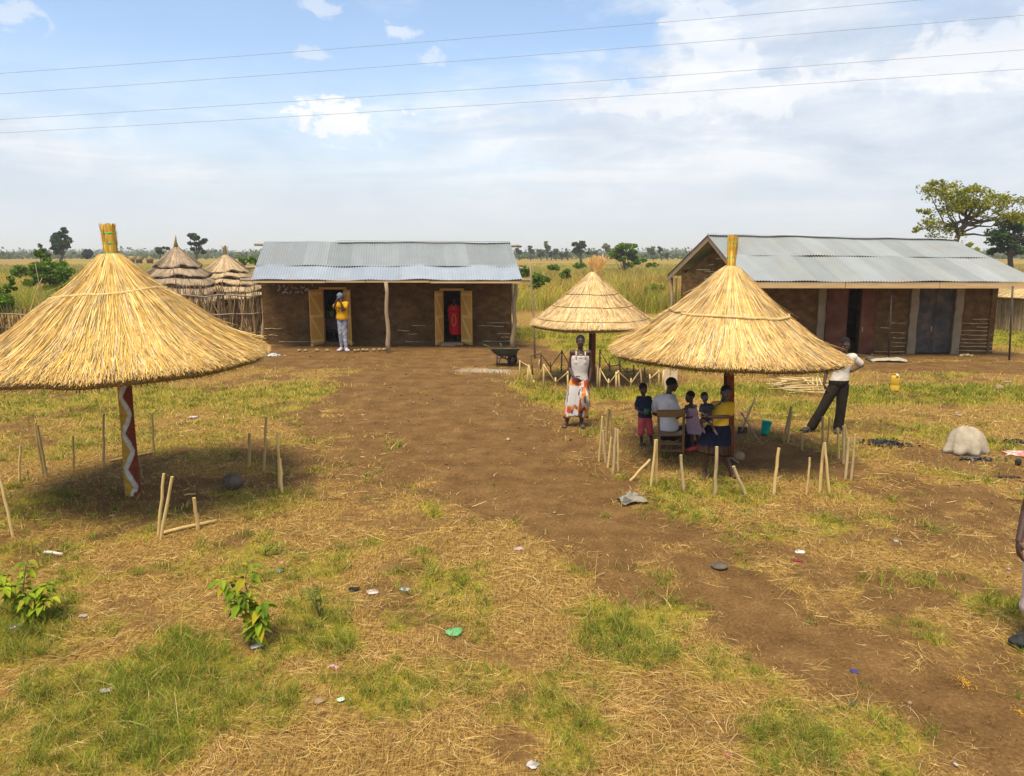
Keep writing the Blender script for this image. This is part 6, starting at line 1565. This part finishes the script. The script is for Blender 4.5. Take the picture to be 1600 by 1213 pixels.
# ------------------------------------------------------------------ inside the shop
cy = YF + 1.15; c0 = atd(512, 520, cy); ct = empty('shop_counter', (c0.x, cy, .07), 'small counter hung with a dull purple cloth inside the left shop door', 'table')
MB().box((-.75, -.25, .70), (.75, .25, .74)).build('top', M['old_wood'], ct, smooth=False)
rings = [[Vector((x, -.27 - .02 * math.sin(x * 23) * f, .745 - .50 * f)) for x in np.linspace(-.74, .74, 60)] + [Vector((x, -.252, .745 - .50 * f)) for x in np.linspace(.74, -.74, 60)] for f in (0, .5, 1)]
MB().loft(rings).build('cloth', fabric('purple_cloth', (.10, .06, .07), (.20, .12, .13), (.12, .12, .2), scale=6), ct)
for sx in (-.7, .7): MB().beam((sx, 0, 0), (sx, 0, .70), .05, .05).build('leg', M['old_wood'], ct, smooth=False)
s0 = atd(517, 533, YF + .45); so = empty('stool', (s0.x, YF + .45, .07), 'low dark stool just inside the left shop door', 'stool')
MB().box((-.17, -.16, .33), (.17, .16, .36)).build('seat', M['black'], so, smooth=False)
for a, b_ in ((-.14, -.13), (.14, -.13), (.14, .13), (-.14, .13)): MB().beam((a, b_, 0), (a * .9, b_ * .9, .33), .035, .035).build('leg', M['black'], so, smooth=False)
for k, (px, py, c, lb) in enumerate(((508, 486, (.05, .16, .04), 'green packet on the shop counter, leftmost'), (514, 486, (.08, .20, .05), 'green packet on the shop counter, second from left'), (519, 487, (.45, .30, .04), 'yellow packet on the shop counter'))):
    q = atd(px, py, cy); mb = MB(); mb.paint(c).loft([rbox(0, .06, .04), rbox(.2, .06, .04), rbox(.23, .055, .012)]); o = mb.build('packet', M['plain'], None); o.location = (q.x, cy - .05, .07 + .745); tag(o, lb, 'packet', 'goods on the shop counter')

# ------------------------------------------------------------------ seedlings
def leaf_plant(base, stems, label, pal, nleaf, ll, seed, cat='plant', nm='seedling'):
    """stems: list of polylines (relative metres); leaves hang along them"""
    r2 = np.random.default_rng(seed); e = empty(nm, base, label, cat); P_, S_, C_ = [], [], []; mb = MB()
    for st in stems:
        st = [Vector(v) for v in st]; mb.tube(st, [.008 * (1 - .6 * i / (len(st) - 1)) for i in range(len(st))], 6)
        for q in range(nleaf):
            f = .2 + .8 * (q + r2.random()) / nleaf; k = min(int(f * (len(st) - 1)), len(st) - 2); c = st[k].lerp(st[k + 1], f * (len(st) - 1) - k)
            az = q * 2.4 + r2.uniform(-.5, .5); L = ll * r2.uniform(.65, 1.2); d = Vector((math.cos(az), math.sin(az), r2.uniform(-.15, .45))).normalized(); tt = np.linspace(0, 1, 7)
            sp_ = np.array([list(c + d * (.02 + L * t_) + Vector((0, 0, -.55 * L * t_ ** 2))) for t_ in tt]); sd = Vector((-d.y, d.x, 0)).normalized(); w_ = L * .27 * np.array([.12, .65, .95, 1, .82, .48, .04])
            col = np.array(pal[int(r2.integers(0, len(pal)))]) * r2.uniform(.8, 1.2)
            for sg in (-1, 1):
                dirv = np.array(sd * sg) + np.array([0, 0, .35])
                P_.append(sp_ + dirv[None, :] * (w_ / 2)[:, None]); S_.append(dirv[None, :] * (w_ / 2)[:, None] * sg); C_.append(col * (1.0 if sg > 0 else .88))
    mb.build('stem', mat('green_stem', [(.12, .13, .03), (.2, .2, .06)], 9, .7, 0), e)
    strips('foliage', np.array(P_), np.array(S_), np.array(C_), M['leaf'], e); return e
YG = [(.24, .35, .02), (.31, .39, .028), (.17, .27, .018), (.12, .20, .016), (.30, .31, .03)]
leaf_plant(at(392, 1002), [[(0, 0, 0), (.02, .02, .25), (-.03, .03, .50), (.02, .03, .66)], [(0, 0, .1), (.10, -.02, .22), (.13, -.03, .36)], [(-.01, 0, .22), (-.12, .02, .42), (-.22, .02, .52)], [(0, 0, .1), (-.06, -.04, .30), (-.04, -.05, .42)], [(0, 0, .03), (.07, -.06, .12), (.10, -.06, .2)]], 'leafy bright green seedling in the dry grass with drooping oval leaves', YG + [(.45, .38, .02)], 24, .115, 5)
leaf_plant(at(45, 970), [[(0, 0, 0), (-.03, .02, .28), (.02, .04, .55)], [(-.02, 0, .1), (-.16, 0, .32), (-.26, .02, .44)], [(0, 0, .1), (.12, .02, .26), (.2, .03, .33)], [(0, 0, .05), (.12, -.05, .14), (.24, -.05, .24)], [(0, 0, .1), (-.10, -.05, .26), (-.14, -.06, .36)], [(.02, 0, 0), (.05, -.06, .16), (.06, -.07, .28)]], 'larger yellow green leafy seedling at the left edge', [(.34, .43, .02), (.28, .36, .018), (.42, .44, .03), (.17, .25, .016), (.38, .34, .04)], 36, .095, 6)
leaf_plant(at(415, 868), [[(0, 0, 0), (0, .0, .08), (.05, 0, .14)], [(0, 0, .03), (.08, .02, .1), (.13, .02, .11)]], 'tiny seedling with few leaves above the tall one', YG, 4, .075, 7)
leaf_plant(at(500, 968), [[(0, 0, 0), (-.03, .02, .16), (-.08, .03, .30)], [(0, 0, 0), (.01, .02, .17), (-.01, .03, .31)], [(0, 0, .05), (-.06, 0, .18), (-.12, 0, .27)]], 'thin feathery weed right of the tall leafy seedling', [(.13, .17, .03), (.18, .2, .04)], 12, .045, 8, 'weed', 'weed')

# ------------------------------------------------------------------ trees and bushes
def tree(px_base, y, crowns, label, pal, n, ls, trunk=None, group=None, seed=0, nm='tree', cat='tree', clump=.42, ncl=26, limbs=True, shell=.5, zb=None):
    """crowns: (px, py, half width px, half height px) ellipsoids filled with leaf clumps"""
    r2 = np.random.default_rng(seed); k = mpp(y); B_ = atd(px_base, 500, y); B_.z = 0; e = empty(nm, B_, label, cat, group); pts, cl = [], []
    tot = sum(c[2] * c[3] for c in crowns)
    for c in crowns:
        ce = np.array(atd(c[0], c[1], y) - B_); rw, rh = c[2] * k, c[3] * k; m_ = max(3, int(ncl * c[2] * c[3] / tot))
        u = r2.normal(size=(m_, 3)); u /= np.linalg.norm(u, axis=1)[:, None]; u *= (r2.random(m_) ** shell)[:, None]
        cc = ce + u * np.array([rw, rw * .85, rh]) * .86; cl += [Vector(v) for v in cc]
        q = max(6, int(n * c[2] * c[3] / tot / m_)); rr = clump * min(rw, rh) * r2.uniform(.6, 1.35, m_)
        v = r2.normal(size=(m_, q, 3)); v /= np.linalg.norm(v, axis=2)[..., None]; v *= (r2.random((m_, q)) ** .45)[..., None]
        pts.append((cc[:, None, :] + v * rr[:, None, None] * np.array([1.25, 1.25, .8])).reshape(-1, 3)); 
    P = np.concatenate(pts); N = len(P); nv = r2.normal(size=(N, 3)); nv[:, 2] += .7; nv /= np.linalg.norm(nv, axis=1)[:, None]
    a = np.cross(nv, r2.normal(size=(N, 3))); a /= np.linalg.norm(a, axis=1)[:, None]; b_ = np.cross(nv, a); s_ = ls * r2.uniform(.6, 1.35, N)[:, None]
    V = np.stack([P - a * s_ * .5 - b_ * s_ * .28, P + a * s_ * .1 - b_ * s_ * .45, P + a * s_ * .6, P + a * s_ * .05 + b_ * s_ * .45], 1).reshape(-1, 3)
    p_ = np.array(pal); C_ = p_[r2.integers(0, len(p_), N)] * r2.uniform(.75, 1.25, (N, 1)); C_ = np.repeat(C_, 4, 0)
    np_mesh('crown', V, np.arange(N * 4).reshape(-1, 4), C_, M['leaf'], e)
    if trunk:
        r0, path = trunk; pp_ = [Vector((0, 0, -.1))] + [atd(a_, b__, y) - B_ for a_, b__ in path]; mb = MB(); mb.tube(pp_, [r0 * (1 - .55 * i / (len(pp_) - 1)) for i in range(len(pp_))], 8)
        if limbs:
            for c in r2.permutation(len(cl))[:min(len(cl), 30)]:
                q = cl[c]; j = int(r2.integers(max(1, len(pp_) - 3), len(pp_))); s0 = pp_[j]; m_ = s0.lerp(q, .5) + Vector((0, 0, -.06 * (q - s0).length)) + Vector(r2.normal(size=3)) * .06 * (q - s0).length
                mb.tube([s0, s0.lerp(m_, .5) + Vector(r2.normal(size=3)) * .03 * (q - s0).length, m_, q], [r0 * .42, r0 * .30, r0 * .2, r0 * .07], 5)
        mb.build('trunk', M['bark'], e)
    return e
DG = [(.040, .068, .022), (.055, .09, .028), (.075, .115, .034), (.03, .052, .02)]; MG = [(.085, .17, .014), (.13, .23, .02), (.06, .125, .014), (.18, .26, .028)]; LG = [(.10, .13, .04), (.14, .16, .05), (.08, .11, .04), (.18, .19, .07)]; OG = [(.22, .25, .025), (.32, .31, .035), (.16, .20, .02), (.40, .33, .045), (.26, .27, .03)]
tree(98, 150, [(96, 372, 16, 13), (102, 382, 20, 10), (94, 390, 17, 9), (98, 362, 9, 7)], 'dark layered tree on the left skyline above the green bush', DG, 2600, .42, (.35, [(98, 400), (97, 378)]), seed=1, ncl=22)
tree(308, 150, [(303, 370, 13, 8), (312, 379, 12, 9), (300, 386, 10, 7), (312, 393, 12, 7)], 'dark tall tree between the two layered thatch huts', DG, 2300, .40, (.3, [(308, 400), (306, 380)]), seed=2, ncl=20)
tree(253, 170, [(252, 388, 13, 5), (250, 394, 9, 5)], 'small flat dark tree left of the pointed hut', DG + MG[:1], 900, .45, (.2, [(252, 395)]), seed=3, ncl=12)
tree(138, 190, [(138, 397, 13, 7)], 'grey rounded bush on the skyline left of the topknot', [(.055, .06, .06), (.08, .08, .075), (.04, .045, .045)], 900, .5, None, seed=4, nm='bush', cat='bush', ncl=10)
tree(76, 48, [(80, 416, 36, 20), (72, 438, 40, 20), (98, 446, 28, 18), (66, 402, 18, 12)], 'large bright green bush behind the left stick fence', MG, 11000, .12, (.07, [(78, 440), (76, 424)]), seed=5, nm='bush', cat='bush', ncl=40, clump=.4)
tree(64, 52, [(64, 396, 9, 9), (62, 386, 4, 5), (72, 402, 12, 6)], 'thin grey green sapling rising out of the left bush', LG, 700, .12, (.04, [(64, 400), (63, 384)]), seed=6, nm='sapling', cat='tree', ncl=14, clump=.5)
tree(8, 28, [(6, 468, 20, 26), (14, 448, 10, 16)], 'leafy green shrub at the left edge inside the fence', MG, 2600, .08, None, seed=7, nm='shrub', cat='bush', ncl=26, clump=.42)
tree(907, 210, [(906, 384, 14, 8), (908, 393, 13, 8), (899, 390, 8, 7)], 'dark round tree on the skyline left of the bright green one', DG, 2200, .5, (.4, [(907, 403), (907, 392)]), seed=8, ncl=20, clump=.4)
tree(977, 105, [(968, 391, 21, 13), (987, 393, 21, 14), (976, 405, 29, 12), (994, 408, 15, 11)], 'bright green leafy tree in the field behind the middle shelter', [(.11, .21, .016), (.16, .27, .02), (.22, .32, .026), (.07, .14, .014)], 5200, .26, (.22, [(976, 425), (977, 402)]), seed=9, ncl=36, clump=.36)
GF = 'small trees along the far skyline'
for k, (px, py, hw, hh_, lb, pal) in enumerate(((811, 392, 6, 9, 'dark conical little tree just right of the shop roof', DG), (829, 391, 4, 9, 'thin pale tree second right of the shop roof', LG), (845, 396, 8, 8, 'dark bushy little tree under the tall pale one', DG), (854, 387, 6, 10, 'tall pale sparse tree left of the dark round tree', LG), (861, 398, 5, 5, 'small dark tree right of the tall pale one', DG),
        (868, 393, 4, 7, 'slender pale tree in the middle of the skyline group', LG), (877, 398, 5, 5, 'low grey green tree near the dark round tree', DG), (886, 398, 5, 5, 'low pale tree touching the dark round tree', LG), (926, 396, 9, 6, 'grey green low tree right of the dark round tree', LG), (948, 388, 6, 9, 'yellow green tree just left of the bright leafy one', [(.16, .17, .04), (.2, .2, .05)]),
        (1018, 392, 7, 10, 'pale green tree left of the gabled roof', LG), (1031, 389, 4, 10, 'slim dark tree nearest the gabled roof', DG), (1041, 399, 7, 4, 'low grey tree beside the slim dark one', DG))):
    tree(px, 280, [(px, py - hh_ * .15, hw, hh_ * .8), (px + hw * .15, py + hh_ * .35, hw * .9, hh_ * .45)], lb, pal, 420, .62, (.22, [(px, py + hh_ * .6), (px, py)]), GF, 40 + k, ncl=12, clump=.42, limbs=False)
for px, y, hw, hh_, py, lb in ((865, 75, 14, 6, 419, 'low green shrub in the dry field left of the middle shelter tuft'), (905, 85, 12, 5, 415, 'low green shrub in the field just behind the shelter tuft'), (820, 60, 12, 9, 424, 'dark green shrub behind the bare pole'), (1018, 90, 20, 4, 414, 'wide low green shrub in the field left of the gabled house'), (390, 60, 26, 6, 408, 'bright green shrub between the small hut and the shop roof'), (845, 45, 15, 12, 440, 'leafy shrub in the tall grass just right of the bare pole'), (1022, 46, 16, 10, 452, 'leafy shrub in the tall grass left of the gabled wall'), (885, 58, 12, 7, 428, 'small shrub in the tall grass left of the middle shelter peak'), (30, 56, 16, 9, 425, 'low shrub in the grass left of the bright green bush')):
    tree(px, y, [(px, py, hw, hh_)], lb, MG, 900, .16, None, seed=int(px), nm='shrub', cat='bush', ncl=16, clump=.5, zb=0)
# big open tree at right, and the dark one behind it
tree(1492, 46, [(1460, 302, 26, 16), (1500, 300, 34, 14), (1540, 312, 36, 14), (1575, 316, 26, 14), (1480, 326, 30, 13), (1452, 350, 22, 12), (1520, 328, 28, 12), (1475, 362, 20, 18), (1590, 335, 22, 14), (1436, 334, 18, 6), (1428, 360, 14, 6), (1470, 292, 20, 10), (1520, 294, 26, 10), (1560, 338, 24, 10), (1500, 318, 40, 18)], 'open spreading tree with visible limbs behind the gabled roof', OG, 7000, .125,
     (.20, [(1489, 392), (1497, 368), (1506, 352), (1512, 342)]), seed=60, ncl=120, clump=.75, shell=.35)
tree(1575, 75, [(1560, 372, 20, 24), (1585, 355, 20, 20), (1610, 372, 26, 26), (1580, 392, 34, 12), (1560, 350, 8, 8)], 'dense dark tree at the right edge behind the open one', DG + MG[:1], 5200, .26, (.3, [(1578, 400), (1580, 372)]), seed=61, ncl=40, clump=.42)
tree(1448, 60, [(1416, 386, 8, 3), (1432, 380, 10, 4)], 'low twiggy shrub top showing over the gabled ridge', OG, 260, .14, (.05, [(1440, 400), (1428, 384)]), seed=62, nm='shrub', cat='bush', ncl=12, clump=.6)
tree(1515, 62, [(1513, 384, 8, 6), (1525, 392, 10, 5)], 'sparse little shrub right of the open tree trunk', OG, 420, .14, (.05, [(1516, 400), (1516, 388)]), seed=63, nm='shrub', cat='bush', ncl=12, clump=.6)
# far wood: reads as one mass
N = 26000; r2 = np.random.default_rng(77); yy = 320 * (1500 / 320) ** r2.random(N); cx_ = np.floor(r2.uniform(-1, 1, N) * 150); xx = cx_ / 150 * yy * .75 + r2.normal(0, .012, N) * yy * .45
hh2 = h2(cx_.astype(np.int64) + 500, (yy / 120).astype(np.int64), 5); zz = r2.random(N) ** 1.3 * (.8 + 4.6 * hh2 ** 3) * np.clip(yy / 500, .7, 1.5); P = np.stack([xx, yy, zz], -1); s_ = (.5 + .0016 * yy)[:, None] * r2.uniform(.6, 1.3, (N, 1))
nv = r2.normal(size=(N, 3)); a = np.cross(nv, r2.normal(size=(N, 3))); a /= np.linalg.norm(a, axis=1)[:, None]; nv /= np.linalg.norm(nv, axis=1)[:, None]; b_ = np.cross(nv, a)
V = np.stack([P - a * s_, P - b_ * s_ * .6, P + a * s_, P + b_ * s_ * .6], 1).reshape(-1, 3); pal = np.array(DG + LG[:2]); C_ = np.repeat(pal[r2.integers(0, len(pal), N)] * r2.uniform(.8, 1.2, (N, 1)), 4, 0)
o = np_mesh('far_wood', V, np.arange(N * 4).reshape(-1, 4), C_, M['leaf']); tag(o, kind='stuff')
for k, (px, lb) in enumerate(((205, 'tiny thatched hut far off, leftmost'), (217, 'tiny thatched hut far off, second from the left'), (234, 'tiny thatched hut far off, nearest the pointed hut'))):
    p = atd(px, 405, 210); p.z = 0; e = empty('distant_hut', p, lb, 'hut', 'tiny huts on the far plain'); MB().lathe((0, 0, 0), [(.8, 0), (.8, 1.0)], 14).build('wall', M['mud'], e); MB().lathe((0, 0, 0), [(1.15, .8), (.6, 1.5), (.05, 2.1)], 14).build('roof', M['straw_core'], e)

# ------------------------------------------------------------------ power lines overhead
LW = mat('wire', [(.20, .20, .22), (.28, .28, .30)], 3, .6, 0)
for k, (yl, xr2, yr, lb) in enumerate(((115, 1440, 0, 'uppermost overhead power line crossing the sky'), (147, 1600, 24, 'second overhead power line from the top'), (187, 1600, 78, 'third overhead power line from the top'), (208, 1600, 108, 'lowest overhead power line crossing the sky'))):
    yA, yB = 34 + k * .4, 31 + k * .4; p = atd(0, yl, yA); q = atd(xr2, yr, yB); d = q - p; pts = []
    for i in range(25):
        f = -1.0 + 3.0 * i / 24; pts.append(p + d * f - Vector((0, 0, .35 * (f * (1 - f)))))
    o = MB().tube(pts, .0065, 6).build('power_line', LW, None, origin=pts[0]); tag(o, lb, 'power line', 'power lines overhead')

# ------------------------------------------------------------------ air: thin haze over the plain
hb = MB().box((-9800, -60, -3.5), (9800, 9400, 70)); hm = bpy.data.materials.new('haze'); hm.use_nodes = True; t = NT(hm.node_tree)
vol = t.add('VolumePrincipled'); vol.inputs['Color'].default_value = (.80, .87, .96, 1); vol.inputs['Density'].default_value = .00040; vol.inputs['Anisotropy'].default_value = .1
o_ = t.add('OutputMaterial'); t.put(o_.inputs['Volume'], vol.outputs[0])
hz_ = hb.build('haze', hm, None, smooth=False); tag(hz_, kind='stuff')
sc.cycles.volume_bounces = 1 if hasattr(sc, 'cycles') else 0
